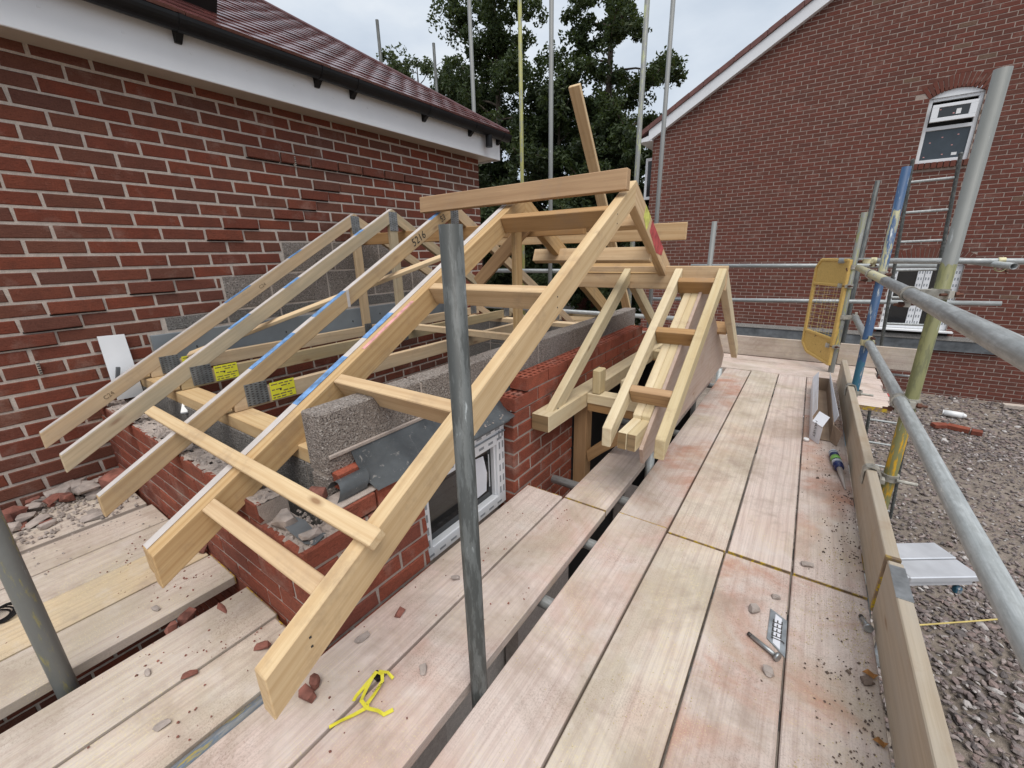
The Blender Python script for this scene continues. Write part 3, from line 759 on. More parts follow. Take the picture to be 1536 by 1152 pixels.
win_bar(sash, 'pane', x0+.15, x1-.15, 3.31, 3.47, ys+.02, ys+.03, 'glass_dark', 0)
for i, (px_, pz_) in enumerate(((1.40, 2.93), (1.55, 3.0), (1.75, 3.02), (1.70, 2.86), (1.60, 2.72), (1.36, 2.70), (1.42, 3.43), (1.60, 3.35))):
    yy = (ywin+.0285) if pz_ < 3.2 else ys+.0185
    box('sticker', px_, px_+.022, yy-.001, yy, pz_, pz_+.016, 'pink_spray', wu, 0)
box('sticker', 1.73, 1.80, ywin+.0275, ywin+.0285, 2.70, 2.745, 'white_plastic', wu, 0)
box('sticker', 1.64, 1.70, ys+.0175, ys+.0185, 3.34, 3.42, 'white_plastic', wu, 0)
for i in range(9):
    xx = x0-.03+i*.084
    box('sill_brick', xx, xx+.072, YR-.045, YR+.04, UP[2]-.105, UP[2]-.004, 'brick_right', wr, 0.004)
# lower window
wd_ = bpy.data.objects.new('window', None); link(wd_, hr, Matrix.Translation((1.8, ywin, -.4)))
x0, x1, z0, z1 = LO
box('void', x0, x1, YR+.25, YR+.26, z0, z1+.1, 'void', wd_, 0)
for (a, b_, c, d) in ((x0, x0+.10, z0, z1), (x1-.10, x1, z0, z1), (x0+.10, x1-.10, z0, z0+.08), (x0+.10, x1-.10, z1-.08, z1), (1.70, 1.795, z0+.08, z1-.08), (1.805, 1.90, z0+.08, z1-.08)):
    win_bar(wd_, 'frame', a, b_, c, d, ywin, ywin+.07)
win_bar(wd_, 'pane', x0+.1, 1.70, z0+.08, z1-.08, ywin+.03, ywin+.04, 'glass_dark', 0)
win_bar(wd_, 'pane', 1.90, x1-.1, z0+.08, z1-.08, ywin+.03, ywin+.04, 'glass_dark', 0)
pts = [(x0, YR+.03, z1+.001)]+[(x0+(x1-x0)*i/10, YR+.03, arch_y(x0+(x1-x0)*i/10, LO, 0.13)) for i in range(11)]+[(x1, YR+.03, z1+.001)]
prism('arch_panel', pts, (0, .04, 0), (1, 0, 0), 'upvc', wd_, 0)
for fx in (x0+.02, x0+.06, 1.715, 1.755, 1.82, 1.86, x1-.08, x1-.04):
    for i in range(9): box('tape_mark', fx, fx+.02, ywin-.001, ywin+.001, z0+.1+i*.12, z0+.15+i*.12, 'upvc_print', wd_, 0)
box('sill', x0-.08, x1+.08, YR-.12, YR+.05, z0-.035, z0-.002, 'upvc', wd_, 0.004)
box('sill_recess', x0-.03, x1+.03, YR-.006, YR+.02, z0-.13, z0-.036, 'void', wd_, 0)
fl = prism('flashing', [(-2.6, YR-.006, -.56), (-2.6, YR-.05, -.60), (-2.6, YR-.055, -.80), (-2.6, YR-.006, -.80)], (5.7, 0, 0), (1, 0, 0), 'lead', hr, 0.003)
prism('flashing', [(-2.7, YR-.006, -.52), (-2.7, YR-.015, -.52), (-2.7, YR-.07, -.595), (-2.7, YR-.06, -.605)], (5.85, 0, 0), (1, 0, 0), 'block_grey', hr, 0.002)
# bargeboard, verge tiles, eave box
def slope_bar(nm, xa, xb, lo, hi, y0, y1, mat, par):
    pts = [(xa, y0, verge(xa)+lo), (xb, y0, verge(xb)+lo), (xb, y0, verge(xb)+hi), (xa, y0, verge(xa)+hi)]
    return prism(nm, pts, (0, y1-y0, 0), (1, 0, 0.57), mat, par, 0.003)
slope_bar('bargeboard', -3.70, XR1, 0.0, 0.235, YR-.125, YR-.10, 'upvc', hr)
slope_bar('barge_soffit', -3.68, XR1, 0.0, 0.02, YR-.0995, YR-.001, 'upvc', hr)
pts = [(-3.93, YR-.115, 3.69), (-3.62, YR-.115, 3.69), (-3.62, YR-.115, verge(-3.62)+.1), (-3.93, YR-.115, verge(-3.93)+.20)]
prism('eave_box', pts, (0, 9, 0), (0, 1, 0), 'upvc', hr, 0.004)
for k in range(40):
    xa = -3.96+k*0.28
    slope_bar('verge_tile', xa, xa+.275, 0.236+.004*(k % 2), 0.345+.004*(k % 2), YR-.16, YR+.15, 'tile_verge', hr)
pyd('roof', [(-3.98, YR-.1, verge(-3.98)+.33), (XR1, YR-.1, verge(XR1)+.33), (XR1, YR+9, verge(XR1)+.33), (-3.98, YR+9, verge(-3.98)+.33)], [(0, 1, 2, 3)], 'tile_verge', hr)
# opened casement on the hidden side of the house
oc = bpy.data.objects.new('open_casement', None); link(oc, hr, Matrix.Translation((-3.8, YR+.4, 2.5)))
for (a, b_, c, d) in ((-3.90, -3.84, 2.45, 3.42), (-3.66, -3.621, 2.45, 3.42), (-3.84, -3.66, 2.45, 2.52), (-3.84, -3.66, 3.35, 3.42)):
    box('frame', a, b_, YR+.40, YR+.45, c, d, 'upvc', oc, .004)
box('pane', -3.84, -3.66, YR+.42, YR+.43, 2.52, 3.35, 'glass_dark', oc, 0)

# ---------------------------------------------------------------- the extension under construction
XE, YE = -1.09, 0.47
ex = thing('brick_extension', 'half-built red brick extension with grey block inner wall under the timber trusses', 'extension', (-2.1, 2, G))
# outer leaf, front
def solid(name, x0, x1, y0, y1, z0, z1, mat, parent):
    return box(name, x0, x1, y0, y1, z0, z1, mat, parent, 0)
fw = solid('front_wall', XL+.02, -1.345, YE+.005, YE+.100, G, 0.430, 'mortar_dusty', ex)
solid('mortar_bed', -1.3449, XE-.006, YE+.005, YE+.100, G, 0.357, 'mortar_dusty', fw)
cells = courses(XL+.015, XE, 0.435, -0.66, 0.225, 0.075, XE-0.225*20, 0.011, skip=lambda x, z, a, b_, k: z > 0.36 and x > -1.36)
cells = [(a, min(b_, -1.345) if c_ > 0.36 else b_, c_, d, random.uniform(-.0012, .0012)) for a, b_, c_, d, e in cells]
lay(fw, (0, YE, 0), (1, 0, 0), (0, -1, 0), cells, 'brick_new')
# outer leaf, side
sw = solid('side_wall', XE-.100, XE-.005, YE+.101, 0.945, G, 0.357, 'mortar_dusty', ex)
solid('mortar_bed', XE-.100, XE-.005, 1.556, 2.195, G, 0.430, 'mortar_dusty', sw)
solid('mortar_bed', XE-.100, XE-.005, 2.196, 3.62, 0.300, 0.430, 'mortar_dusty', sw)
solid('mortar_bed', XE-.100, XE-.005, 3.30, 3.90, G, 0.2995, 'mortar_dusty', sw)
rects = [(0.95, 1.55, -.2, 0.6), (2.2, 3.30, G, 0.295)]
cells = courses(YE, 3.90, 0.435, -0.66, 0.225, 0.075, YE+0.1125, 0.011, skip=lambda y, z, a, b_, k: z > 0.36 and y < 0.95)
cells = clip_cells(cells, rects)
lay(sw, (XE, 0, 0), (0, 1, 0), (1, 0, 0), [(a, b_, c, d, random.uniform(-.0012, .0012)) for a, b_, c, d, e in cells], 'brick_new')
# pier return beside the window
cells = []
for k in range(10):
    z = 0.435-k*0.075; cells.append((XE-.100, XE-.0045, z-.064, z, 0.0))
lay(sw, (0, 1.552, 0), (1, 0, 0), (0, -1, 0), cells, 'brick_new', 0.03)
# perforated bricks laid on top
_pf = []
def perf_mesh():
    if _pf: return _pf[0]
    L, W, Hh = 0.215, 0.102, 0.065
    nx, ny = 5, 3
    xs = [-L/2]; ys_ = [-W/2]
    for i in range(nx):
        c = -L/2+L*(i+.5)/nx; xs += [c-.0140, c+.0140]
    xs.append(L/2)
    for i in range(ny):
        c = -W/2+W*(i+.5)/ny; ys_ += [c-.0105, c+.0105]
    ys_.append(W/2)
    vs, fs, ix = [], [], {}
    def V(x, y, z):
        k = (round(x, 5), round(y, 5), round(z, 5))
        if k not in ix: ix[k] = len(vs); vs.append((x, y, z))
        return ix[k]
    for i in range(len(xs)-1):
        for j in range(len(ys_)-1):
            x0, x1, y0, y1 = xs[i], xs[i+1], ys_[j], ys_[j+1]
            if i % 2 == 1 and j % 2 == 1:
                zb = Hh-0.045
                fs.append((V(x0, y0, zb), V(x1, y0, zb), V(x1, y1, zb), V(x0, y1, zb)))
                for (a, b_) in (((x0, y0), (x1, y0)), ((x1, y0), (x1, y1)), ((x1, y1), (x0, y1)), ((x0, y1), (x0, y0))):
                    fs.append((V(*a, Hh), V(*b_, Hh), V(*b_, zb), V(*a, zb)))
            else: fs.append((V(x0, y0, Hh), V(x1, y0, Hh), V(x1, y1, Hh), V(x0, y1, Hh)))
    c = [(-L/2, -W/2), (L/2, -W/2), (L/2, W/2), (-L/2, W/2)]
    for k in range(4):
        a, b_ = c[k], c[(k+1) % 4]; fs.append((V(*a, 0), V(*b_, 0), V(*b_, Hh), V(*a, Hh)))
    fs.append((V(*c[3], 0), V(*c[2], 0), V(*c[1], 0), V(*c[0], 0)))
    me = bpy.data.meshes.new('perforated_brick'); me.from_pydata(vs, [], fs); me.materials.append(M['brick_raw']); me.update()
    _pf.append(me); return me
def perf(x, y, z, rz, parent, name='brick', tilt=(0, 0)):
    mw = Matrix.Translation((x, y, z)) @ Matrix.Rotation(rz, 4, 'Z') @ Matrix.Rotation(tilt[0], 4, 'X') @ Matrix.Rotation(tilt[1], 4, 'Y')
    return mobj(name, perf_mesh(), None, parent, mw)
perf(XE-.051, 1.672, .4455, math.pi/2, sw)
y = 1.675+.1125+.1125
for k in range(9): perf(XE-.051, 1.900-.0+k*.225, .4455, math.pi/2, sw)
for k in range(8): perf(XE-.053, 1.785+k*.225, .5205, math.pi/2, sw)
for k in range(7): solid('mortar_bed', XE-.098, XE-.006, 1.782+k*.225, 1.792+k*.225, .4455, .509, 'mortar_dusty', sw)
solid('mortar_bed', XE-.098, XE-.006, 1.70, 3.6, .5105, .5203, 'mortar_dusty', sw)
solid('mortar_bed', XE-.098, XE-.006, 1.58, 3.7, .4355, .4453, 'mortar_dusty', sw)
perf(XE-.052, 0.852, 0.368, math.pi/2, sw)
box('brick', XE-.103, XE-.001, 0.600, 0.738, 0.367, 0.432, 'brick_new', sw, .004, 1)
box('mortar_bed', XE-.100, XE-.008, 0.598, 0.800, 0.4325, 0.4385, 'mortar_dusty', sw, .003, 1)
# mortar smeared over the front wall head, with open slots showing
mv = bmesh.new(); nx, ny = 120, 8
grid = [[mv.verts.new((XL+.03+(1.825)*i/nx, YE+.004+.094*j/ny, 0.432+0.010*abs(noise.noise((i*.35, j*.5, 1)))+0.018*max(0, noise.noise((i*.16, j*.3, 5))))) for j in range(ny+1)] for i in range(nx+1)]
for i in range(nx):
    for j in range(ny):
        if noise.noise((i*.55, j*.9, 9)) > 0.36: continue
        mv.faces.new((grid[i][j], grid[i+1][j], grid[i+1][j+1], grid[i][j+1]))
mobj('mortar_smear', bm_mesh(mv, 'mortar_smear', False), 'mortar_dusty', fw)
# inner leaf of blocks
il = solid('block_wall', -1.299, -1.213, 0.652, 3.60, 0.262, 0.700, 'mortar', ex)
solid('block_wall', -1.299, -1.213, 0.652, 2.2, G, 0.261, 'mortar', ex)
solid('block_wall', -1.299, -1.213, 3.3, 3.6, G, 0.261, 'mortar', ex)
y = 0.645
for k in range(7):
    e = min(y+.440, 3.605)
    box('block', -1.305, -1.207, y, e, 0.500, 0.712+random.uniform(-.002, .002), 'block', il, 0.005)
    box('block', -1.305, -1.207, y+.001, e-.001, 0.275, 0.490, 'block', il, 0.004); y = e+.010
    if y > 3.55: break
fb = solid('block_wall', XL+.01, -1.307, 0.676, 0.764, G, 0.490, 'mortar', ex)
x = XL+.012
while x < -1.33:
    e = min(x+.44, -1.31)
    box('block', x, e, 0.67, 0.77, 0.275, 0.490, 'block_grey', fb, 0.004); box('block', x, e, 0.671, 0.769, 0.05, 0.265, 'block_grey', fb, 0.004)
    x = e+.01
bb = solid('block_wall', XL+.01, -1.307, 3.506, 3.594, G, 0.500, 'mortar', ex)
x = XL+.012
while x < -1.33:
    e = min(x+.44, -1.31); box('block', x, e, 3.50, 3.60, 0.28, 0.506, 'block_grey', bb, 0.004); box('block', x, e, 3.501, 3.599, 0.05, 0.27, 'block_grey', bb, 0.004); x = e+.01
solid('block_wall', XL+.01, -1.392, 3.72, 3.82, G, 0.42, 'brick_new', ex)
ib = solid('block_wall', -2.25, -1.40, 1.806, 1.894, G, 0.33, 'mortar', ex)
for i in range(2):
    for z in (-.10, .125): box('block', -2.25+i*.425, -2.25+i*.425+.415, 1.80, 1.90, z, z+.215, 'block_grey', ib, .004)
solid('floor_slab', XL+.01, -1.40, 0.78, 3.49, G+.01, G+.05, 'ground', ex)
box('wall_plate', XL+.02, -1.31, 0.672, 0.772, 0.4905, 0.549, 'timber_pale', ex, .003)
box('wall_plate', XL+.02, -1.31, 3.50, 3.60, 0.5065, 0.549, 'timber_pale', ex, .003)
# cavity tray draped from the block wall over the window
tv, tf = [], []; nn_ = 60
prof = [(-1.2065, 0.560), (-1.200, 0.545), (-1.180, 0.505), (-1.15, 0.470), (-1.12, 0.450), (-1.085, 0.438), (-1.078, 0.430)]
for i in range(nn_+1):
    yy = 0.74+(3.60-0.74)*i/nn_
    for j, (xx, z) in enumerate(prof):
        if yy > 1.56: xx = min(xx, -1.1955+.0005*j); 
        tv.append((xx, yy, z+0.007*noise.noise((yy*5, j*.7, 0))+(0.02*max(0, (0.95-yy))*j/3 if yy < .95 else 0)))
npf = len(prof)
for i in range(nn_):
    for j in range(npf-1): tf.append((i*npf+j, (i+1)*npf+j, (i+1)*npf+j+1, i*npf+j+1))
pyd('cavity_tray', tv, tf, 'membrane', ex, None, True)
# rolled-up loose end of the membrane
tv, tf = [], []
for i in range(9):
    a = -0.5+i*0.45; rr = .040-.0015*i
    for yy in (0.625, 0.735): tv.append((-1.160+rr*math.cos(a)*1.1, yy+0.02*math.sin(a), 0.452+rr*math.sin(a)+.01))
for i in range(8): tf.append((2*i, 2*i+1, 2*i+3, 2*i+2))
pyd('membrane_roll', tv, tf, 'membrane', ex, None, True)
box('mortar_fillet', -1.209, -1.199, 0.66, 3.55, 0.553, 0.568, 'mortar_dusty', il, .003, 1)
# window
wx = XE-.055
wi = bpy.data.objects.new('window', None); link(wi, ex, Matrix.Translation((wx, 1.24, -.02)))
Y0, Y1, Z0, Z1 = 0.952, 1.548, -0.06, 0.395
fb_ = 0.062
def ybar(nm, y0, y1, z0, z1, x0, x1, mat='upvc', bev=.004, par=None): return box(nm, x0, x1, y0, y1, z0, z1, mat, par or wi, bev, 1)
ybar('frame', Y0, Y0+fb_, Z0, Z1, wx-.065, wx); ybar('frame', Y1-fb_, Y1, Z0, Z1, wx-.065, wx)
ybar('frame', Y0+fb_, Y1-fb_, Z1-fb_-.045, Z1, wx-.065, wx); ybar('frame', Y0+fb_, Y1-fb_, Z0, Z0+fb_, wx-.065, wx)
ybar('bead', Y0+fb_, Y0+fb_+.012, Z0+fb_, Z1-fb_-.045, wx-.05, wx-.012); ybar('bead', Y1-fb_-.012, Y1-fb_, Z0+fb_, Z1-fb_-.045, wx-.05, wx-.012)
ybar('head_trim', Y0, Y1, Z1-.052, Z1-.047, wx, wx+.006, 'upvc_print', 0)
ybar('pane', Y0+fb_, Y1-fb_, Z0+fb_, Z1-fb_-.045, wx-.045, wx-.035, 'glass_dark', 0)
pyd('protective_film', [(wx-.033, 1.30, .04), (wx-.031, 1.425, .05), (wx-.027, 1.43, .15), (wx-.03, 1.41, .25), (wx-.033, 1.30, .262)], [(0, 1, 2, 3, 4)], 'card_white', wi)
ybar('bead', 1.452, 1.456, .06, .24, wx-.034, wx-.031, 'upvc', 0)
for i in range(8):      # printed dashes of the protective tape
    yy = Y0+.03+i*.07
    if yy+.04 < Y1-.02:
        ybar('tape_mark', yy, yy+.036, Z1-.030, Z1-.018, wx, wx+.0012, 'upvc_print', 0)
        ybar('tape_mark', yy+.015, yy+.05, Z1-.086, Z1-.074, wx, wx+.0012, 'upvc_print', 0)
        ybar('tape_mark', yy, yy+.036, Z0+.02, Z0+.03, wx, wx+.0012, 'upvc_print', 0)
for i in range(6):
    zz = Z0+.07+i*.062
    for yy in (Y0+.012, Y0+.038, Y1-.05, Y1-.024): ybar('tape_mark', yy, yy+.010, zz, zz+.036, wx, wx+.0012, 'upvc_print', 0)
box('lintel_strip', XE-.10, XE-.02, 0.90, 1.555, 0.398, 0.412, 'lead', ex, .002, 1)

# ================================================================== ROOF TRUSSES
SL = 0.572; YA, ZA = 2.19, 1.515; YT = 0.215
cosS = 1/math.sqrt(1+SL*SL)
def rz_(y): return ZA-SL*abs(y-YA)
def rafter(nm, x, th, dep_v, ya, yb, mat, parent, near=True):
    """plumb-cut rafter between world Y ya<yb on one slope; right face at x"""
    pts = [(x, ya, rz_(ya)), (x, yb, rz_(yb)), (x, yb, rz_(yb)-dep_v), (x, ya, rz_(ya)-dep_v)]
    s = SL if near else -SL
    return prism(nm, pts, (-th, 0, 0), (0, 1, s), mat, parent, 0.0025)
def strip_on(parent, nm, x, th, ya, yb, mat, lift=0.0012):
    """thin skin of colour on the sawn top edge"""
    pts = [(x-.001, ya, rz_(ya)+.0006), (x-.001, yb, rz_(yb)+.0006), (x-.001, yb, rz_(yb)+.0006+lift), (x-.001, ya, rz_(ya)+.0006+lift)]
    return prism(nm, pts, (-th+.002, 0, 0), (0, 1, SL), mat, parent, 0)
def plate(parent, y, z, w, hgt, ang, x, nm='nail_plate'):
    mw = frame((x+.0012, y, z), (0, math.cos(ang), math.sin(ang)), (0, -math.sin(ang), math.cos(ang)))
    bm = bmesh.new(); bm_box(bm, Matrix.Identity(4), -w/2, w/2, -hgt/2, hgt/2, -.001, .001)
    o = mobj(nm, bm_mesh(bm, nm), 'nail_plate', parent, mw)
    nx, ny = max(2, int(w/.016)), max(3, int(hgt/.011)); bm = bmesh.new()
    for i in range(nx):
        for j in range(ny):
            cx, cy = -w/2+w*(i+.5)/nx, -hgt/2+hgt*(j+.5)/ny+(.003 if i % 2 else -.002)
            bm_box(bm, Matrix.Identity(4), cx-.0045, cx+.0045, cy-.0018, cy+.0018, .0012, .0022)
    t_ = mobj('teeth', bm_mesh(bm, 'teeth'), 'steel_dark', o, mw); t_['kind'] = 'stuff'
    return o
DV = 0.083
def truss(x, th, dv, mat, label, blue, lab=True):
    T = thing('roof_truss', label, 'roof truss', (x-th/2, YA, 0.55), 'timber roof trusses on the extension')
    far = 2*YA-YT
    r1 = rafter('rafter', x, th, dv, YT, YA-.0005, mat, T); rafter('rafter', x, th, dv, YA+.0005, far, mat, T, False)
    strip_on(r1, 'sawn_edge', x, th, YT+.002, YA-.003, 'pale_sawn')
    for (a, b_) in blue: strip_on(r1, 'paint_mark', x, th, a, b_, 'blue_spray', 0.002)
    beam('bottom_chord', (x-th/2-.0005, 0.70, 0.590), (x-th/2-.0005, 2*YA-.70, 0.590), th-.002, 0.080, mat, T)
    beam('king_post', (x-th/2, YA, 0.6225), (x-th/2, YA, ZA-dv-.004), th-.003, 0.07, mat, T, (0, 1, 0))
    for s in (-1, 1):
        beam('web', (x-th/2, YA+s*.03, 0.68), (x-th/2, YA+s*.62, rz_(YA+s*.62)-dv-.02), th-.006, 0.05, mat, T, (0, s, 1)) if False else None
    plate(T, YA, ZA-.085, .075, .13, 0.0, x)
    for s in (-1, 1): plate(T, YA+s*(YA-.80), 0.611, .095, .10, 0.0, x)
    plate(T, YA, 0.60, .07, .10, 0.0, x)
    if lab:
        lb = box('label_tape', x+.0004, x+.0014, .858, .972, .560, .642, 'yellow_label', T, 0, 1)
        bm = bmesh.new(); rg = random.Random(3)
        for j in range(6):
            yy = .864
            while yy < .955:
                l = rg.uniform(.006, .03)
                if rg.random() < .62: bm_box(bm, Matrix.Identity(4), x+.0014, x+.0018, yy, min(yy+l, .968), .566+j*.0125, .570+j*.0125+.001)
                yy += l+.006
        mobj('print', bm_mesh(bm, 'print'), 'ink_faint', lb)['kind'] = 'stuff'
        box('print_mark', x+.0014, x+.0019, .900, .908, .598, .606, 'ink', lb, 0, 1)
    return T
T1 = truss(-3.02, .036, DV, 'timber_truss', 'weathered roof truss standing closest to the left house wall', [(1.16, 1.33), (1.62, 1.72)])
T2 = truss(-2.57, .036, DV, 'timber_grey', 'grey-stained roof truss, second out from the left house wall', [(.98, 1.10), (1.32, 1.42), (1.86, 1.93)])
T3 = truss(-1.97, .036, DV, 'timber_truss', 'roof truss with handwritten number, third out from the left house wall', [(.80, 1.02), (1.13, 1.32), (1.98, 2.06)])
T4 = truss(-1.466, .036, DV, 'timber_new', 'roof truss doubled against the gable ladder rafter above the block wall', [(.72, .95), (1.05, 1.2)], False)
# handwriting on the third truss
def write(parent, s, size, x, y, z, ang, mat='ink'):
    me = text_mesh(s, size, 'handwriting')
    mw = frame((x+.0016, y, z), (0, math.cos(ang), math.sin(ang)), (0, -math.sin(ang), math.cos(ang)))
    return mobj('handwriting', me, mat, parent, mw)
sa = math.atan(SL)
write(T3, '5216', .062, -1.97, 1.86, rz_(1.86)-.042, sa)
write(T3, 'S3', .05, -1.97, 2.08, rz_(2.08)-.042, sa)
write(T2, '31', .05, -2.57, 2.19, 1.20, math.pi/2)
write(T1, 'C24', .03, -3.02, .50, rz_(.50)-.045, sa, 'ink_faint'); write(T1, 'C24', .03, -3.02, 1.40, rz_(1.40)-.045, sa, 'ink_faint')
box('splice', -1.9699, -1.967, 1.32, 1.335, rz_(1.33)-DV-.002, rz_(1.33)+.002, 'pale_sawn', T3, 0, 2)
# gable ladder: doubled inner rafter, noggins, outer rafter
gl = thing('gable_ladder', 'new timber gable ladder with cross noggins overhanging the extension side wall', 'roof frame', (-1.1, YA, .55))
LV = 0.115
XI, XO = -1.418, -0.77
r4 = rafter('rafter', XI, .045, LV, YT, YA-.0005, 'timber_new', gl)
rafter('rafter', XI, .045, LV, YA+.0005, 2*YA-YT, 'timber_new', gl, False)
strip_on(r4, 'chalk_mark', XI, .022, 1.0, 1.28, 'pink_spray')
r5 = rafter('rafter', XO, .047, LV, YT, YA-.0005, 'timber_pale', gl)
rf_ = rafter('rafter', XO, .047, LV, YA+.0005, 2.93, 'timber_new', gl, False)
for ya_, yb_, mt_, nm_ in ((2.45, 2.74, 'red_spray', 'red_paint'), (2.33, 2.449, 'lime_spray', 'lime_paint')):
    prism(nm_, [(XO+.0005, ya_+.03, rz_(ya_+.03)-.004), (XO+.0005, yb_, rz_(yb_)-.004), (XO+.0005, yb_-.03, rz_(yb_-.03)-LV*.55), (XO+.0005, (ya_+yb_)/2, rz_((ya_+yb_)/2)-LV*.97), (XO+.0005, ya_, rz_(ya_)-LV*.7)], (.0008, 0, 0), (0, 1, -SL), mt_, rf_, 0)
upn = Vector((0, -SL, 1)).normalized()
for (yy, dd, mt) in ((0.37, .085, 'timber_new'), (0.86, .085, 'timber_new'), (1.39, .085, 'timber_new'), (1.955, .085, 'timber_brown')):
    c = Vector((0, yy, rz_(yy)))-upn*(dd/2+.002)
    beam('noggin', (XI+.001, c.y, c.z), (XO-.048, c.y, c.z), .045, dd, mt, gl, upn)
for yy in (2.42, 2.9):
    up2 = Vector((0, SL, 1)).normalized(); c = Vector((0, yy, rz_(yy)))-up2*.046
    beam('noggin', (XI+.001, c.y, c.z), (XO-.048, c.y, c.z), .045, .088, 'timber_new', gl, up2)
for (yy, off) in ((.30, .03), (.30, .055), (.86, .03), (.86, .07), (1.39, .03), (1.39, .07), (1.95, .03), (1.95, .07)):
    box('nail_hole', XO, XO+.0012, yy+.011, yy+.016, rz_(yy)-off-.0025, rz_(yy)-off+.0025, 'ink', r5, 0)
# loose timbers
def timber(nm, p0, p1, wd, dp, mat, label, up=(0, 0, 1), cat='timber', group=None, wob=0.0):
    return tag(beam(nm, p0, p1, wd, dp, mat, None, up, .003, wob), label, cat, group)
timber('timber_plank', (-2.11, 2.045, 1.492), (-.757, 2.045, 1.500), .045, .092, 'timber_brown', 'thick plank lying along the ridge over the truss tops', (0, .06, 1), 'plank')
timber('timber_batten', (-2.29, .495, rz_(.495)+.016), (-.735, .485, rz_(.485)+.016), .045, .028, 'timber_pale', 'thin pale batten laid across the lower rafters above the broken corner', (0, -SL, 1), 'batten')
timber('timber_plank', (-2.30, 2.93, 1.305), (-.68, 2.90, 1.297), .022, .105, 'timber_new', 'long bright plank on edge behind the trusses with a splintered right end', (0, 0, 1), 'plank')
timber('timber_plank', (-1.62, 2.62, 1.165), (-.80, 2.62, 1.16), .05, .085, 'timber_new', 'short plank below the long plank at the back of the roof', (0, .4, 1), 'plank')
timber('timber_prop', (-1.46, 4.28, .40), (-1.47, 2.88, 2.235), .080, .030, 'timber_pale', 'leaning timber prop rising above the ridge against the trees', (0, 1, .5), 'prop')
timber('timber_brace', (-3.02, .90, .645), (-1.56, 1.985, 1.262), .045, .022, 'timber_pale', 'diagonal brace nailed under the truss rafters', (0, -SL, 1), 'brace')
timber('timber_binder', (-3.14, 2.32, 1.325), (-1.1, 2.32, 1.325), .038, .085, 'timber_brown', 'horizontal binder running behind the king posts under the ridge', (0, 0, 1), 'binder')
timber('timber_brace', (-1.86, 2.262, 1.00), (-1.455, 2.262, 1.345), .022, .085, 'timber_brown', 'brown diagonal brace beside the third king post', (0, 0, 1), 'brace')
timber('timber_binder', (-2.62, 2.27, .648), (-1.53, 2.27, .648), .045, .045, 'timber_pale', 'pale ceiling binder resting across the bottom chords', (0, 0, 1), 'binder')

# ================================================================== PORCH FRAME
pf = thing('porch_frame', 'pale treated timber porch roof frame beside the scaffold deck', 'porch frame', (-.8, 2.86, 0))
PS = 0.64; PY, PZ = 2.86, 1.088
def pz(y): return PZ-PS*abs(y-PY)
def praf(x, th, dv, ya, yb, mat, drop=0.0, cutlow=None, nm='rafter', lab=None):
    s = PS if yb <= PY else -PS
    pts = [(x, ya, pz(ya)-drop), (x, yb, pz(yb)-drop), (x, yb, pz(yb)-drop-dv), (x, ya, pz(ya)-drop-dv)]
    return prism(nm, pts, (-th, 0, 0), (0, 1, s), mat, pf, .0035)
for x in (-1.0, -.667, -.416):
    a = praf(x, .046, .098, 1.755, PY-.02, 'timber_treated'); praf(x, .046, .098, PY+.02, 3.965, 'timber_treated')
beam('ridge_board', (-1.42, PY, PZ-.073), (-.412, PY, PZ-.073), .038, .145, 'timber_new', pf)
upp = Vector((0, -PS, 1)).normalized()
for yy, d_ in ((1.985, .0), (2.36, 0), (2.745, 0)):
    c = Vector((0, yy, pz(yy)))-upp*.048
    beam('noggin', (-.666, c.y, c.z), (-.463, c.y, c.z), .044, .09, 'timber_brown', pf, upp)
upp2 = Vector((0, PS, 1)).normalized()
for yy in (3.1, 3.55):
    c = Vector((0, yy, pz(yy)))-upp2*.048
    beam('noggin', (-.666, c.y, c.z), (-.463, c.y, c.z), .044, .09, 'timber_brown', pf, upp2)
ba = box('wall_beam', -1.087, -.985, 1.715, 4.02, .300, .392, 'timber_treated', pf, .004, 1)
box('end_grain', -1.084, -.988, 1.7125, 1.7149, .303, .389, 'endgrain', ba, 0, 0)
b1 = box('front_beam', -.632, -.5885, 1.75, 4.0, .293, .380, 'timber_treated', pf, .004, 1)
b2 = box('front_beam', -.587, -.545, 1.752, 4.0, .293, .380, 'timber_treated', pf, .004, 1)
box('end_grain', -.629, -.592, 1.7475, 1.7499, .296, .377, 'endgrain', b1, 0, 0); box('end_grain', -.584, -.548, 1.7495, 1.7519, .296, .377, 'endgrain', b2, 0, 0)
box('cross_beam', -.984, -.633, 2.165, 2.255, .325, .388, 'timber_treated', pf, .004, 0)
box('cross_beam', -.984, -.633, 2.175, 2.245, .275, .3245, 'timber_brown', pf, .003, 0)
box('cross_beam', -.984, -.633, 3.45, 3.54, .32, .388, 'timber_treated', pf, .004, 0)
po = box('post', -1.085, -1.000, 2.205, 2.29, -.75, .2995, 'timber_brown', pf, .004, 2)
for z in (.24, -.06): box('peg', -1.0, -.992, 2.235, 2.252, z, z+.018, 'timber_pale', po, .003)
box('post', -.985, -.925, 3.45, 3.53, -.75, .3195, 'timber_brown', pf, .004, 2)
box('upright_block', -.955, -.905, 2.168, 2.252, .389, .535, 'timber_treated', pf, .006, 2)
box('upright_block', -.785, -.714, 2.168, 2.252, .389, .50, 'timber_treated', pf, .006, 2)
pyd('doorway_shade_sheet', [(-1.20, 2.30, G), (-1.20, 3.30, G), (-1.20, 3.30, .29), (-1.20, 2.30, .29)], [(0, 1, 2, 3)], 'black_plastic', ex)  # added black sheet, stands in for the darkness inside the doorway
pyd('porch_shade_sheet', [(-1.08, 3.44, -.9), (-.64, 3.43, -.9), (-.64, 3.44, .31), (-1.08, 3.44, .31)], [(0, 1, 2, 3)], 'black_plastic', pf)  # invented black backing, paints the far end of the porch as deep shade
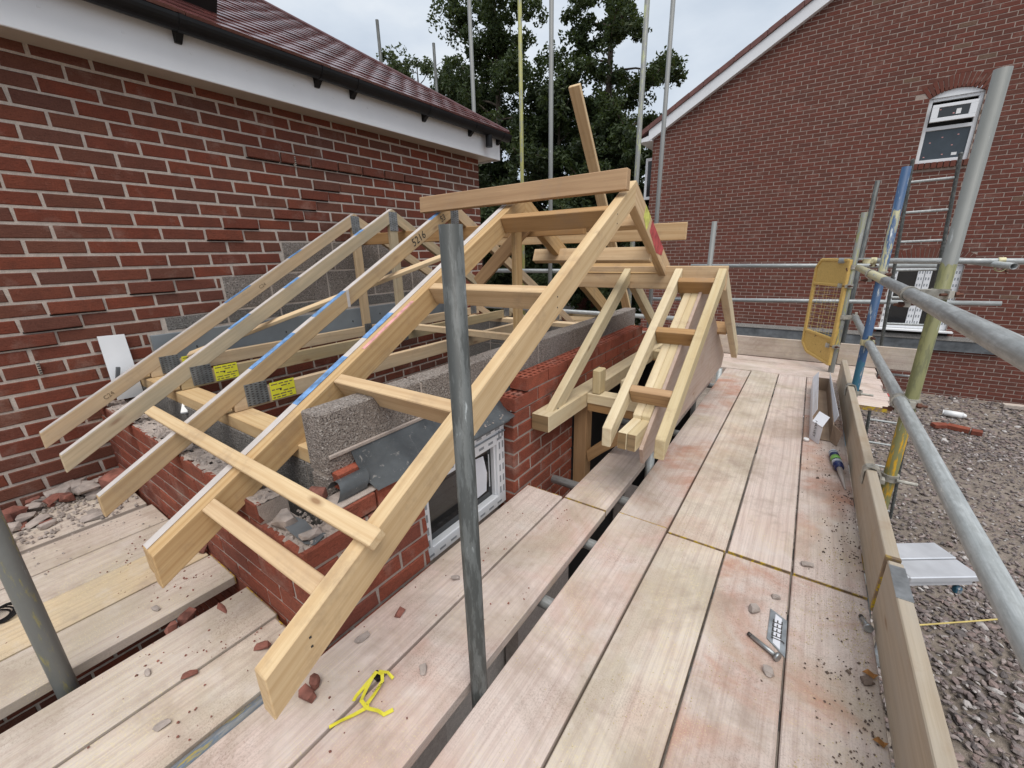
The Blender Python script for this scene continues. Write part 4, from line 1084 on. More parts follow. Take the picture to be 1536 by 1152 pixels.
# curved knee brace
kb = []
for i in range(9):
    q = i/8; xx = -1.0+.40*q; z = -.02+.28*q+.035*math.sin(q*math.pi); kb.append((xx, 2.22, z))
prism('knee_brace', kb+[(x_+.012, 2.22, z_-.075) for x_, _, z_ in kb[::-1]], (0, .06, 0), (1, 0, .8), 'timber_brown', pf, .002)
# gable rafters (pair) and the ply sheet
for xx in (-.5885, -.545):
    praf(xx, .043, .105, 1.95, PY-.001, 'timber_treated', .105); praf(xx, .043, .105, PY+.001, 3.9, 'timber_treated', .105)
prism('ply_sheet', [(-.544, 1.84, .20), (-.544, 3.95, .20), (-.544, 4.02, .29), (-.544, PY, pz(PY)-.088), (-.544, 1.80, pz(1.80)-.12)], (.018, 0, 0), (0, 1, 0), 'ply', pf, .001)
write(pf, '302', .05, -.998, 1.82, pz(1.82)-.055, math.atan(PS))

# ================================================================== SCAFFOLD
def sboard(x0, x1, y0, y1, label, mat='board', z=0.0, axis=1, bands=(0, 0), sag=0.0):
    o = box('scaffold_board', x0, x1, y0, y1, z-.038, z, mat, None, .003, axis)
    tag(o, label, 'scaffold board', 'scaffold boards of the working platform')
    ln = (y0, y1) if axis == 1 else (x0, x1)
    for s in (0, 1):
        if bands[s]:
            if axis == 1:
                yb = (y0-.002, y0+.0005) if s == 0 else (y1-.0005, y1+.002)
                box('end_band', x0+.001, x1-.001, yb[0], yb[1], z-.037, z-.001, 'yellow_end', o, 0)
            else:
                xb = (x0-.002, x0+.0005) if s == 0 else (x1-.0005, x1+.002)
                box('end_band', xb[0], xb[1], y0+.001, y1-.001, z-.037, z-.001, 'yellow_end', o, 0)
    return o
YN = -2.24
sboard(-1.078, -.868, YN, 1.655, 'scaffold board running right under the small extension window', 'board_pale', 0, 1, (0, 1))
sboard(-.858, -.635, YN, 1.652, 'scaffold board left of the long dark gap with swirling grain', 'board', -.001, 1, (0, 1))
sboard(-.580, -.356, YN, 1.680, 'near scaffold board right of the long dark gap', 'board', .001, 1, (0, 1))
sboard(-.348, -.121, YN, 1.652, 'near scaffold board, second right of the long dark gap', 'board_beige', -.002, 1, (0, 0))
sboard(-.113, .108, YN, 1.650, 'near scaffold board carrying the steel plate and bolt', 'board_red', 0, 1, (0, 1))
sboard(.115, .337, YN, 1.654, 'near scaffold board strewn with sawdust along the toe board', 'board_red', -.001, 1, (0, 1))
sboard(-.858, -.635, 1.660, 4.35, 'far scaffold board passing beneath the porch front beam', 'board', .002, 1, (1, 0))
sboard(-.580, -.356, 1.688, 4.715, 'far scaffold board with a red dust patch beside the dark gap', 'board_red', -.002, 1, (1, 0))
sboard(-.346, -.117, 1.660, 4.718, 'far scaffold board with yellow sprayed corner, second from the dark gap', 'board_beige', .001, 1, (1, 0))
sboard(-.107, .110, 1.664, 4.712, 'far scaffold board left of the open cardboard box', 'board_pale', .003, 1, (1, 0))
sboard(.118, .338, 1.668, 4.716, 'far scaffold board under the cardboard box and sealant tube', 'board_red', 0, 1, (1, 0))
sboard(-1.25, .40, 4.728, 4.950, 'nearest cross board at the far end of the deck', 'board_pale', .002, 0)
sboard(-1.25, .395, 4.958, 5.180, 'middle cross board at the far end of the deck', 'board_pale', 0, 0)
sboard(-1.25, .39, 5.190, 5.400, 'last cross board below the far toe board', 'board_pale', .001, 0)
# left-hand platform
L_ = [(-1.347, -1.125, .452, 'board_beige', 'left platform board ending at the extension corner with a broken brick on it', (0, 1)),
      (-1.583, -1.357, .462, 'board_left', 'left platform board on the near side of the black gap', (0, 1)),
      (-1.905, -1.683, .462, 'board_left', 'left platform board on the far side of the black gap', (0, 1)),
      (-2.135, -1.913, .458, 'board_yellow', 'left platform board, second beyond the black gap', (0, 0)),
      (-2.368, -2.143, .460, 'board_left', 'left platform board, third beyond the black gap', (0, 0)),
      (-2.602, -2.376, .458, 'board_left', 'mortar-splashed left platform board beside the narrow dark slot', (0, 0)),
      (-2.885, -2.668, .450, 'board_left', 'rubble-strewn left platform board beyond the narrow dark slot', (0, 0)),
      (-3.118, -2.893, .452, 'board_left', 'last left platform board under the rubble by the house wall', (0, 0))]
for i, (a, b_, ye, mt, lb, bd) in enumerate(L_):
    sboard(a, b_, -3.42, ye, lb, mt, (-.002, 0, 0.0, .002, -.001, 0, -.012, -.010)[i], 1, bd)
# toe boards
def toe(nm, x0, x1, y0, y1, lab, axis=1, mat='board_left', z0=.003, z1=.222):
    return tag(box(nm, x0, x1, y0, y1, z0, z1, mat, None, .003, axis), lab, 'toe board', 'toe boards round the deck')
wood('toe_wood', (0.50, 0.405, 0.29), (0.34, 0.25, 0.16), 0.5, (0.45, 0.40, 0.33), 0.6)
tb = toe('toe_board', .341, .379, YN, 1.585, 'near toe board on edge along the right side of the deck', 1, 'toe_wood')
box('end_clip', .3405, .3795, 1.40, 1.56, .2222, .2235, 'steel_plate', tb, 0, 1)
tb2 = toe('toe_board', .338, .376, 1.60, 4.62, 'far toe board on edge beside the cardboard box', 1, 'toe_wood')
box('end_band', .3375, .3765, 1.598, 1.612, .004, .2225, 'yellow_end', tb2, 0)
toe('toe_board', -1.25, .33, 5.412, 5.45, 'grey toe board across the far end of the deck', 0, 'board_left')
toe('toe_board', .36, .95, 5.42, 5.458, 'short grey toe board behind the olive standard at the far corner', 0, 'board_left')
# short boards outside the toe board
for k in range(6):
    y0 = 4.06+k*.235
    o = tag(box('scaffold_board', .42, .655+(.02 if k % 2 else 0), y0, y0+.220, -.04, -.003, 'board_pale', None, .003, 0), ('nearest short board with a yellow edge outside the far toe board', 'second short board outside the far toe board, counting from the yellow edge', 'third short board outside the far toe board, counting from the yellow edge', 'fourth short board outside the far toe board, counting from the yellow edge', 'fifth short board outside the far toe board, counting from the yellow edge', 'furthest short board outside the far toe board')[k], 'scaffold board', 'short boards outside the toe board')
    if k == 0: box('yellow_edge', .421, .654, y0-.002, y0, -.039, -.004, 'yellow_end', o, 0)

# standards and rails
def standard(x, y, z1, mat, label, z0=G, lean=(0, 0)):
    return tube('scaffold_standard', (x+lean[0], y+lean[1], z0), (x, y, z1), mat, label, TR, None, z0, 'scaffold pole', 'upright scaffold poles')
standard(-.603, .657, 1.243, 'galv_dark', 'dark grey upright pole in the middle foreground')
standard(-1.632, -.02, 2.6, 'galv_yellow', 'upright pole rising through the left platform at the left edge')
standard(.435, 2.36, 1.755, 'tube_olive', 'large olive and grey upright pole at the right edge')
standard(.385, 3.75, 1.645, 'tube_blue', 'blue painted upright pole')
standard(.305, 5.03, 1.465, 'tube_mossy', 'mossy upright pole carrying the yellow gate')
standard(.47, 6.8, 1.90, 'galv_dark', 'thin dark upright pole behind the mossy pole')
standard(-3.83, 4.74, 5.2, 'galv_mid', 'tall bare pole behind the end of the left house roof')
standard(-3.33, 5.07, 5.2, 'tube_yellowband', 'tall pole with a yellow painted length before the trees')
standard(-2.60, 4.55, 5.2, 'galv_mid', 'tall bare pole in front of the gap between the trees')
standard(-1.595, 4.53, 4.6, 'tube_cream', 'tall pole with cream streaks rising behind the ridge end')
standard(-1.63, 5.42, 4.8, 'galv_mid', 'tall bare pole overlapping the corner of the right house')
standard(-.86, 4.75, 1.445, 'galv_mid', 'short pole in front of the right house gable wall')
standard(-5.9, 5.1, 4.56, 'galv_dark', 'pole sticking up behind the roof hip, left of two')
standard(-5.63, 6.0, 4.49, 'galv_dark', 'pole sticking up behind the roof hip, right of two')
standard(-.612, 2.262, .085, 'galv', 'stub of a pole between the porch beam and the deck')
standard(-.60, 4.42, .06, 'galv', 'pole stub beyond the porch ply sheet')
rl = lambda a, b_, mat, lab: tube('scaffold_rail', a, b_, mat, lab, TR, None, None, 'scaffold rail', 'scaffold guard rails')
rl((.327, -1.0, .993), (.337, 3.06, .998), 'galv', 'upper grey guard rail sweeping past the right foreground')
rl((.337, 2.30, .9985-.0), (.325, 4.75, 1.000), 'galv_yellow', 'yellow-stained end of the upper guard rail near the mossy pole') if False else None
rl((.398, -1.0, .532), (.40, 5.15, .545), 'galv', 'lower grey guard rail along the toe board')
rl((.19, 5.085, 1.055), (1.95, 5.10, 1.03), 'galv', 'cross rail running right from the mossy pole at the deck end')
rl((.33, 5.30, .98), (1.30, 5.02, .985), 'galv', 'short tube behind the cross rail on the right') if False else None
rl((-1.4, 6.40, .970), (1.2, 6.38, .962), 'galv', 'upper rail across the front of the right house')
rl((-1.9, 6.40, .495), (1.64, 6.38, .588), 'galv', 'lower rail across the front of the right house')
rl((-5.6, 4.62, .98), (-.8, 4.60, .97), 'galv', 'upper rail behind the trusses')
rl((-5.6, 4.62, .50), (-.8, 4.60, .495), 'galv', 'lower rail behind the trusses')
tube('scaffold_rail', (1.25, 4.85, 1.01), (1.02, 5.9, 1.05), 'galv', 'open-ended tube clamped under the cross rail at the right edge', TR, None, None, 'scaffold rail', 'scaffold guard rails')
# yellow-stained sleeve end of the upper rail
tube('scaffold_rail', (.336, 3.065, .999), (.327, 4.78, 1.004), 'galv_cream', 'cream-painted continuation of the upper guard rail', TR, None, 2.2, 'scaffold rail', 'scaffold guard rails')
for i, (y, lab) in enumerate(((-.3, 'nearest'), (.35, 'second'), (1.08, 'third'), (1.47, 'fourth'), (1.88, 'fifth'), (2.9, 'sixth'), (4.2, 'furthest'))):
    x0 = -1.05 if y > 1 else -1.02
    tube('scaffold_transom', (x0, y, -.064), (.42, y, -.064), 'galv', lab+' transom tube under the deck counting from the camera', TR, None, None, 'scaffold tube', 'transoms under the deck')
for i, y in enumerate((-.2, .28)):
    tube('scaffold_transom', (-3.1, y, -.064-.003), (-1.13, y, -.064-.003), 'galv', ('nearer' if i == 0 else 'further')+' transom tube under the left platform', TR, None, None, 'scaffold tube', 'transoms under the deck')
tube('scaffold_ledger', (-1.100, -1.2, -.026), (-1.100, .445, -.026), 'tube_paint', 'blue and yellow flecked tube lying in the gap by the extension corner')
tube('scaffold_brace', (.62, 2.2, G), (.45, 2.62, -.15), 'galv_dark', 'dark brace running down behind the olive pole')

# couplers
def coupler(p, axA, axB, offB, label, mat='coupler_steel'):
    """band round tube A at p, second band round tube B at p+offB"""
    p = Vector(p); T = thing('scaffold_coupler', label, 'coupler', p, 'scaffold couplers')
    for ctr, ax in ((p, axA), (p+Vector(offB), axB)):
        ax = Vector(ax).normalized(); m_ = ax.to_track_quat('Z', 'Y').to_matrix().to_4x4(); m_.translation = ctr
        bm = bmesh.new(); ring_band(bm, m_, TR+.0005, TR+.0065, .020, 0, 2*math.pi, 16)
        tw = (Vector(offB) if ctr == p else -Vector(offB)).normalized()
        side = ax.cross(tw).normalized()
        f_ = frame(ctr, side, ax); 
        bm_box(bm, f_, TR+.003, TR+.026, -.014, .014, -.010, .010)
        bmesh.ops.recalc_face_normals(bm, faces=bm.faces)
        cb = mobj('clamp_band', bm_mesh(bm, 'clamp_band'), mat, T)
        cb.matrix_basis = WM[T].inverted()
        bm = bmesh.new(); bx = frame(ctr+side*(TR+.016), ax, side) 
        bq = (tw).to_track_quat('Z', 'Y').to_matrix().to_4x4(); bq.translation = ctr+side*(TR+.016)
        bm_cyl(bm, bq, .0055, -.048, .034, 8); bm_cyl(bm, bq, .0115, -.030, -.016, 6)
        bmesh.ops.recalc_face_normals(bm, faces=bm.faces)
        bo = mobj('bolt', bm_mesh(bm, 'bolt'), 'rust', T); bo.matrix_basis = WM[T].inverted()
    bm = bmesh.new(); mid = p+Vector(offB)/2; f_ = frame(mid, Vector(offB), axA)
    l = Vector(offB).length/2-TR
    bm_box(bm, f_, -max(.006, l), max(.006, l), -.018, .018, -.018, .018)
    pl = mobj('body', bm_mesh(bm, 'body'), mat, T); pl.matrix_basis = WM[T].inverted()
    return T
Yx, Zx, Xx = (0, 1, 0), (0, 0, 1), (1, 0, 0)
coupler((.335, 2.30, .995), Yx, Zx, (.098, .06, 0), 'coupler joining the upper guard rail to the olive pole')
coupler((.399, 2.36, .536), Yx, Zx, (.036, 0, .0), 'coupler joining the lower guard rail to the olive pole')
coupler((.40, 3.72, .540), Yx, Zx, (-.015, .03, 0), 'coupler joining the lower guard rail to the blue pole', 'coupler_cream')
coupler((.40, 5.03, .543), Yx, Zx, (-.095, 0, 0), 'coupler joining the lower guard rail to the mossy pole')
coupler((.326, 4.72, 1.004), Yx, Xx, (0, .36, .05), 'coupler at the cream end of the upper guard rail', 'coupler_cream') if False else None
coupler((.305, 5.03, 1.00), Zx, Xx, (.0, .055, .055), 'coupler joining the cross rail to the mossy pole')
coupler((.36, 5.085, 1.052), Xx, Yx, (-.03, -.30, -.05), 'cream coupler at the end of the upper guard rail', 'coupler_cream') if False else None
coupler((1.235, 5.095, 1.04), Xx, Yx, (0, -.02, -.05), 'cream coupler on the cross rail at the right edge', 'coupler_cream')
coupler((.445, 5.088, 1.05), Xx, Zx, (-.05, -.055, 0), 'cream coupler on the cross rail beside the mossy pole', 'coupler_cream')
coupler((.385, 3.75, 1.0), Zx, Yx, (-.055, 0, .0), 'coupler joining the upper guard rail to the blue pole')
coupler((.305, 5.03, .83), Zx, Zx, (-.055, .03, 0), 'upper hinge clamp of the yellow gate on the mossy pole')
coupler((.305, 5.03, .26), Zx, Zx, (-.055, .03, 0), 'lower hinge clamp of the yellow gate on the mossy pole')
def toe_clip(y, sx, sy, lab):
    T = thing('toe_board_clip', lab, 'clip', (.36, y, .22), 'toe board clips')
    bm = bmesh.new(); prof = [(.330, .150), (.328, .215), (.338, .232), (.360, .238), (.384, .232), (.395, .205), (.40, .165)]
    a = []
    for i, (xx, z) in enumerate(prof):
        a.append([bm.verts.new((xx+dx, y+dy, z+dz)) for dx, dy, dz in ((0, -.022, 0), (0, .022, 0))]+[bm.verts.new((xx+(.006 if xx < .36 else -.006), y+dy, z-.006)) for dy in (.022, -.022)])
    for p_, q_ in zip(a, a[1:]):
        for k in range(4): bm.faces.new((p_[k], p_[(k+1) % 4], q_[(k+1) % 4], q_[k]))
    bm.faces.new(a[0]); bm.faces.new(a[-1][::-1]); bmesh.ops.recalc_face_normals(bm, faces=bm.faces)
    o = mobj('strap', bm_mesh(bm, 'strap'), 'coupler_steel', T); o.matrix_basis = WM[T].inverted()
    bm = bmesh.new(); ring_band(bm, Matrix.Translation((sx, sy, .175)), TR+.0005, TR+.008, .016, 0, 2*math.pi, 16)
    bm_box(bm, Matrix.Identity(4), .395, sx-TR, y-.02, y+.02, .165, .185)
    bm_cyl(bm, Matrix.Translation((sx+.02, sy-.03, .175)) @ Matrix.Rotation(math.pi/2, 4, 'Y'), .008, 0, .07, 8)
    bmesh.ops.recalc_face_normals(bm, faces=bm.faces)
    o = mobj('clamp_band', bm_mesh(bm, 'clamp_band'), 'coupler_steel', T); o.matrix_basis = WM[T].inverted()
toe_clip(2.30, .435, 2.36, 'steel clip hooked over the toe board at the olive pole')
toe_clip(3.74, .40, 3.75, 'steel clip hooked over the toe board at the blue pole')

# yellow gate
gt = thing('access_gate', 'worn yellow steel mesh gate hanging open at the deck end', 'gate', (.30, 5.03, .1))
ga, gb = Vector((.275, 5.02, 0)), Vector((.037, 5.375, 0)); gd = (gb-ga).normalized(); gn = Vector((-gd.y, gd.x, 0)); GW = (gb-ga).length
def gpt(s, z): return ga+gd*(s*GW)+Vector((0, 0, z))
def gbar(nm, s0, z0, s1, z1, r=.0135, mat='yellow_gate'):
    return beam(nm, gpt(s0, z0), gpt(s1, z1), r*2, r*2, mat, gt, gn, .005)
gbar('stile', 0, .07, 0, 1.065, .018); gbar('stile', 1, .22, 1, .985); gbar('top_rail', .03, 1.06, .86, 1.06); gbar('corner', .86, 1.06, 1, .985)
gbar('bottom_rail', .02, .082, .80, .135); gbar('corner', .80, .135, 1, .22); gbar('mid_rail', .02, .83, 1, .83); gbar('mid_rail', .02, .325, 1, .35)
prism('top_panel', [gpt(.02, .84), gpt(.99, .84), gpt(.99, .985), gpt(.86, 1.05), gpt(.02, 1.05)], gn*.004, gd, 'yellow_gate', gt, 0)
bp = prism('kick_panel', [gpt(.02, .09), gpt(.80, .14), gpt(.98, .22), gpt(.98, .345), gpt(.02, .32)], gn*.004, gd, 'yellow_gate', gt, 0)
rp_ = [(.10, .115), (.10, .20), (.18, .235), (.26, .215), (.34, .245), (.42, .185), (.60, .20), (.78, .195), (.80, .17), (.50, .12)]
prism('rust_patch', [gpt(s, z)-gn*.0035 for s, z in rp_], gn*.002, gd, 'rust', bp, 0)
prism('rust_patch', [gpt(s, z)-gn*.0035 for s, z in ((.62, .25), (.66, .30), (.70, .30), (.69, .245))], gn*.002, gd, 'rust', bp, 0)
prism('rust_patch', [gpt(s, z)-gn*.0035 for s, z in ((.80, .97), (.98, .985), (.99, .92), (.90, .90))], gn*.002, gd, 'rust', gt, 0)
for i in range(11):
    z = .365+i*.043; beam('mesh_wire', gpt(.02, z), gpt(.98, z+random.uniform(-.012, .012)), .0020, .0020, 'cord', gt, gn, 0)
for i in range(9):
    s = .1+i*.1; beam('mesh_wire', gpt(s, .33), gpt(s+random.uniform(-.02, .02), .825), .0018, .0018, 'rust' if i % 3 == 0 else 'cord', gt, gn, 0)

# ladder
ld = thing('ladder', 'grey pole ladder rising behind the blue pole', 'ladder', (.75, 5.5, G))
l0, l1 = Vector((.80, 5.55, G)), Vector((.585, 5.42, 1.91)); r0, r1 = Vector((1.12, 5.55, G)), Vector((.885, 5.42, 1.92))
for a, b_ in ((l0, l1), (r0, r1)): beam('stile', a, b_, .026, .036, 'galv_dark', ld, (0, 1, 0), .008)
for k in range(14):
    q = .03+k*.0705; beam('rung', l0.lerp(l1, q), r0.lerp(r1, q), .022, .022, 'galv', ld, (0, 0, 1), .007)
# aluminium step outside the toe board
st_ = thing('step_platform', 'white aluminium step with blue feet below the guard rails', 'step', (.68, 2.43, -.25))
for i in range(2): beam('tread', (.54-.06*i, 2.29+.105*i, -.25), (.80-.06*i, 2.47+.105*i, -.25), .112, .03, 'aluminium', st_, (0, 0, 1), .004)
beam('lip', (.545, 2.24, -.262), (.805, 2.42, -.262), .012, .05, 'aluminium', st_, (0, 0, 1), .002)
for a in ((.57, 2.36), (.60, 2.50)):
    tube('leg', (a[0], a[1], G), (a[0], a[1], -.27), 'aluminium', None, .016, st_)
for (x, y, z) in ((.775, 2.43, -.32),): box('foot', x-.016, x+.016, y-.016, y+.016, z-.04, z, 'tube_blue', st_, .01)

# ================================================================== SMALL THINGS ON THE DECK
# cardboard box, long and open
bx = thing('cardboard_box', 'long open white cardboard box lying on the deck by the toe board', 'box', (.21, 3.8, 0))
def sheet(nm, pts, th, mat, parent=bx): return prism(nm, pts, th, Vector(pts[1])-Vector(pts[0]), mat, parent, 0)
bx0, bx1, by0, by1, bh = .150, .258, 3.12, 4.30, .115
sheet('side', [(bx0, by0, .003), (bx0, by1, .003), (bx0, by1, bh), (bx0, by0, bh)], (.004, 0, 0), 'card_brown')
sheet('side_print', [(bx0-.001, by0, .003), (bx0-.001, by1, .003), (bx0-.001, by1, bh), (bx0-.001, by0, bh)], (.001, 0, 0), 'card_white')
sheet('side', [(bx1, by0, .003), (bx1, by1, .003), (bx1, by1, bh), (bx1, by0, bh)], (.004, 0, 0), 'card_brown')
sheet('base', [(bx0+.004, by0, .004), (bx0+.004, by1, .004), (bx1, by1, .004), (bx1, by0, .004)], (0, 0, .003), 'card_brown')
sheet('end', [(bx0+.004, by1, .007), (bx1, by1, .007), (bx1, by1, bh), (bx0+.004, by1, bh)], (0, .004, 0), 'card_brown')
sheet('flap', [(bx0, by0+.12, bh+.001), (bx0, by1, bh+.001), (bx0+.030, by1, bh+.052), (bx0+.018, by0+.12, bh+.052)], (.002, 0, -.002), 'card_white')
sheet('flap', [(bx1+.004, by0+.05, bh+.001), (bx1+.004, by1, bh+.001), (bx1-.002, by1, bh+.055), (bx1+.02, by0+.05, bh+.05)], (.002, 0, .001), 'card_white')
sheet('flap', [(bx0-.001, by0-.001, .004), (bx0-.001, by0-.001, bh), (bx0+.052, by0-.075, bh-.005), (bx0+.048, by0-.085, .004)], (.002, .002, 0), 'card_white')
sheet('flap', [(bx0-.001, by0-.002, bh+.003), (bx0+.052, by0-.078, bh), (bx0+.083, by0+.0, bh+.045), (bx0+.03, by0+.08, bh+.05)], (0, 0, .002), 'card_white')
sheet('flap', [(bx1+.002, by0, .004), (bx1+.002, by0, bh), (bx1+.045, by0-.06, bh-.02), (bx1+.03, by0-.06, .004)], (.003, 0, 0), 'card_brown')
me = text_mesh('HARVEY', .030, 'print'); u_ = Vector((0, 0, -1)); nrm_ = Vector((-.83, -.55, 0)).normalized()
fr_ = Vector((.055, -.083, 0)).normalized()
mw = frame(Vector((bx0+.020, by0-.037, .085))+Vector((-.83, -.55, 0))*.0022, u_, fr_)
mobj('print', me, 'ink', bx, mw)
# sealant tube
sp0, sp1 = Vector((.268, 2.875, .025)), Vector((.292, 2.645, .025)); sdv = (sp1-sp0).normalized()
sq = sdv.to_track_quat('Z', 'Y').to_matrix().to_4x4(); sq.translation = sp0
stb = thing('sealant_tube', 'blue and green sealant cartridge lying beside the toe board', 'sealant tube', (.28, 2.7, 0))
def cyl_part(nm, r0_, r1_, z0, z1, mat, par=stb, mtx=sq, n=18):
    bm = bmesh.new(); bm_cyl(bm, Matrix.Identity(4), r0_, z0, z1, n, r1_)
    me = bm_mesh(bm, nm); me.polygons.foreach_set('use_smooth', [len(p.vertices) == 4 for p in me.polygons]); return mobj(nm, me, mat, par, mtx)
cyl_part('base_cap', .024, .024, -.012, 0, 'tube_light'); cyl_part('body', .024, .024, .0, .060, 'tube_navy'); cyl_part('body', .0242, .0242, .060, .105, 'tube_green')
cyl_part('body', .024, .024, .105, .185, 'tube_navy'); cyl_part('shoulder', .024, .017, .185, .20, 'tube_navy')
cyl_part('print_band', .0244, .0244, .118, .135, 'tube_light'); cyl_part('print_band', .0244, .0244, .142, .146, 'tube_light'); cyl_part('print_band', .0244, .0244, .012, .022, 'tube_light')
nz = sq @ Matrix.Translation((0, 0, .20)) @ Matrix.Rotation(.10, 4, 'X')
cyl_part('nozzle', .014, .004, 0, .20, 'nozzle', stb, nz, 12)
# bolts
def bolt(p0, p1, label, r=.0065):
    p0, p1 = Vector(p0), Vector(p1); d = p1-p0; q = d.to_track_quat('Z', 'Y').to_matrix().to_4x4(); q.translation = p0
    T = thing('steel_bolt', label, 'bolt', p0, 'loose steel bolts')
    cyl_part('shank', r, r, 0, d.length, 'steel_plate', T, q, 14); cyl_part('head', r*2.0, r*2.0, d.length, d.length+.009, 'steel_plate', T, q, 14)
    cyl_part('thread', r*1.06, r*.9, -.012, 0, 'steel_dark', T, q, 12)
bolt((.020, 1.262, .008), (.088, 1.222, .012), 'shiny steel bolt lying below the printed steel plate')
bolt((.312, 1.535, .010), (.322, 1.495, .016), 'short steel bolt against the near toe board')
# printed plate
pp = [(.060, 1.425, .001), (.110, 1.395, .001), (.112, 1.238, .001), (.060, 1.285, .001)]
plt = tag(prism('steel_plate', pp, (0, 0, .003), (0, 1, 0), 'steel_plate', None, .0006), 'small grey steel plate with white printed squares on the deck', 'plate')
def lerp2(s, t_): 
    a = Vector(pp[3]).lerp(Vector(pp[2]), s); b_ = Vector(pp[0]).lerp(Vector(pp[1]), s); return a.lerp(b_, t_)
prism('print_panel', [lerp2(.32, .04)+Vector((0, 0, .0034)), lerp2(.70, .04)+Vector((0, 0, .0034)), lerp2(.70, .93)+Vector((0, 0, .0034)), lerp2(.32, .93)+Vector((0, 0, .0034))], (0, 0, .0006), (0, 1, 0), 'card_white', plt, 0)
me = text_mesh('JEEEE', .040, 'print')
c_ = lerp2(.51, .5); mobj('print', me, 'steel_dark', plt, frame((c_.x, c_.y, .0056), (0.0, 1, 0), (-1, 0, 0)))
# yellow strap
ys_ = thing('plastic_strap', 'crumpled yellow plastic strap caught in the gap between two boards', 'strap', (-.83, .44, 0))
def ribbon(pts, wdt, nm='ribbon'):
    vs, fs = [], []
    P_ = [Vector(p) for p in pts]
    for i, p in enumerate(P_):
        d = (P_[min(i+1, len(P_)-1)]-P_[max(i-1, 0)]).normalized(); sd_ = d.cross(Vector((0, 0, 1))); sd_ = sd_.normalized() if sd_.length > .01 else Vector((1, 0, 0))
        tilt = Vector((0, 0, .25*math.sin(i*1.7)))
        for s in (-1, 1):
            for hh in (0, .0012): vs.append(p+(sd_+tilt)*(s*wdt*.78/2)+Vector((0, 0, hh)))
    for i in range(len(P_)-1):
        a = 4*i; b_ = a+4
        fs += [(a, a+2, b_+2, b_), (a+1, b_+1, b_+3, a+3), (a, b_, b_+1, a+1), (a+2, a+3, b_+3, b_+2)]
    fs += [(0, 1, 3, 2), (4*len(P_)-4, 4*len(P_)-2, 4*len(P_)-1, 4*len(P_)-3)]
    return pyd(nm, vs, fs, 'yellow_strap', ys_)
ribbon([(-.862, .350, .004), (-.850, .375, .006), (-.835, .405, .004), (-.817, .432, .012), (-.812, .440, .018)], .012)
ribbon([(-.872, .512, .022), (-.867, .490, .020), (-.857, .462, .014), (-.842, .436, .016), (-.812, .432, .016), (-.785, .448, .008), (-.768, .452, .003), (-.757, .475, .003)], .013)
ribbon([(-.867, .500, .024), (-.872, .475, .012), (-.873, .440, .004), (-.868, .428, .003)], .013)
rb = ribbon([(-.868, .514, .020), (-.850, .515, .022), (-.838, .505, .016), (-.830, .470, .010), (-.822, .440, .014)], .013)
ribbon([(-.868, .516, .020), (-.845, .530, .018), (-.825, .532, .006)], .012)
box('buckle', -.886, -.858, .502, .522, -.004, .012, 'black_plastic', ys_, .003)
me = text_mesh('NOOO', .011, 'print'); mobj('print', me, 'ink', ys_, frame((-.834, .487, .0165), (-.22, -1, -.15), (1, -.22, .25)))
wcx = thing('wire_coil', 'small coil of black wire on the left platform by the pole', 'wire', (-2.17, -.10, 0))
bm = bmesh.new()
for k in range(4): ring_band(bm, Matrix.Translation((-2.17+.008*k, -.11+.010*k, .012+.003*k)) @ Matrix.Rotation(.15*k-.2, 4, 'X') @ Matrix.Rotation(.1*k, 4, 'Y'), .040-.002*k, .0445-.002*k, .0022, 0, 2*math.pi, 18)
bmesh.ops.recalc_face_normals(bm, faces=bm.faces); mobj('loops', bm_mesh(bm, 'loops'), 'black_plastic', wcx).matrix_basis = WM[wcx].inverted()
# white cap, white board against the house, plastic wedge
wc = thing('bottle_cap', 'small white plastic cap beside the cardboard box', 'cap', (.135, 3.06, 0))
cyl_part('cap', .016, .015, .002, .018, 'white_plastic', wc, Matrix.Translation((.135, 3.06, 0)))
wbd = thing('white_board', 'white plastic board leaning on the left house wall behind the first truss', 'board', (XL+.05, .6, .37))
prism('panel', [(XL+.012, .555, .80), (XL+.012, .670, .795), (XL+.075, .665, .438), (XL+.075, .545, .442)], (.010, 0, .0018), (0, 0, 1), 'board_white', wbd, .001)
beam('wedge', (XL+.088, .57, .56), (XL+.092, .588, .63), .018, .014, 'lead', wbd, (1, 0, 0), .002)
tag(beam('plastic_shim', (-2.53, .69, .497), (-2.47, .655, .462), .030, .012, 'white_plastic', None, (0, 0, 1), .002), 'small white plastic shim in the cavity between front wall and blocks', 'shim')
tag(beam('timber_peg', (-.87, 2.6, -.05), (-.80, 2.45, -.02), .03, .03, 'timber_brown', None), 'short timber offcut in the shadow behind the porch post', 'offcut') if False else None

# ---- rubble
def chunk_mesh(seed, sx, sy, sz, n=14):
    rg = random.Random(seed); bm = bmesh.new()
    for _ in range(n):
        v = Vector((rg.uniform(-1, 1), rg.uniform(-1, 1), rg.uniform(-1, 1)))
        k = max(abs(c) for c in v); v = v/k*rg.uniform(.75, 1)
        bm.verts.new((v.x*sx/2, v.y*sy/2, v.z*sz/2))
    r = bmesh.ops.convex_hull(bm, input=bm.verts)
    for v in [v for v in bm.verts if not v.link_faces]: bm.verts.remove(v)
    zm = min(v.co.z for v in bm.verts)
    for v in bm.verts: v.co.z -= zm
    return bm_mesh(bm, 'chunk')
def chunk(nm, x, y, z, s, mat, label, cat, group=None, seed=None, rz=None):
    me = chunk_mesh(seed or random.randrange(9999), *s, n=26)
    me.materials.append(M[mat])
    mw = Matrix.Translation((x, y, z+.0005)) @ Matrix.Rotation(random.uniform(0, 6.28) if rz is None else rz, 4, 'Z')
    return tag(link(bpy.data.objects.new(nm, me), None, mw), label, cat, group)
RR, RG = 'rubble_red', 'rubble_grey'
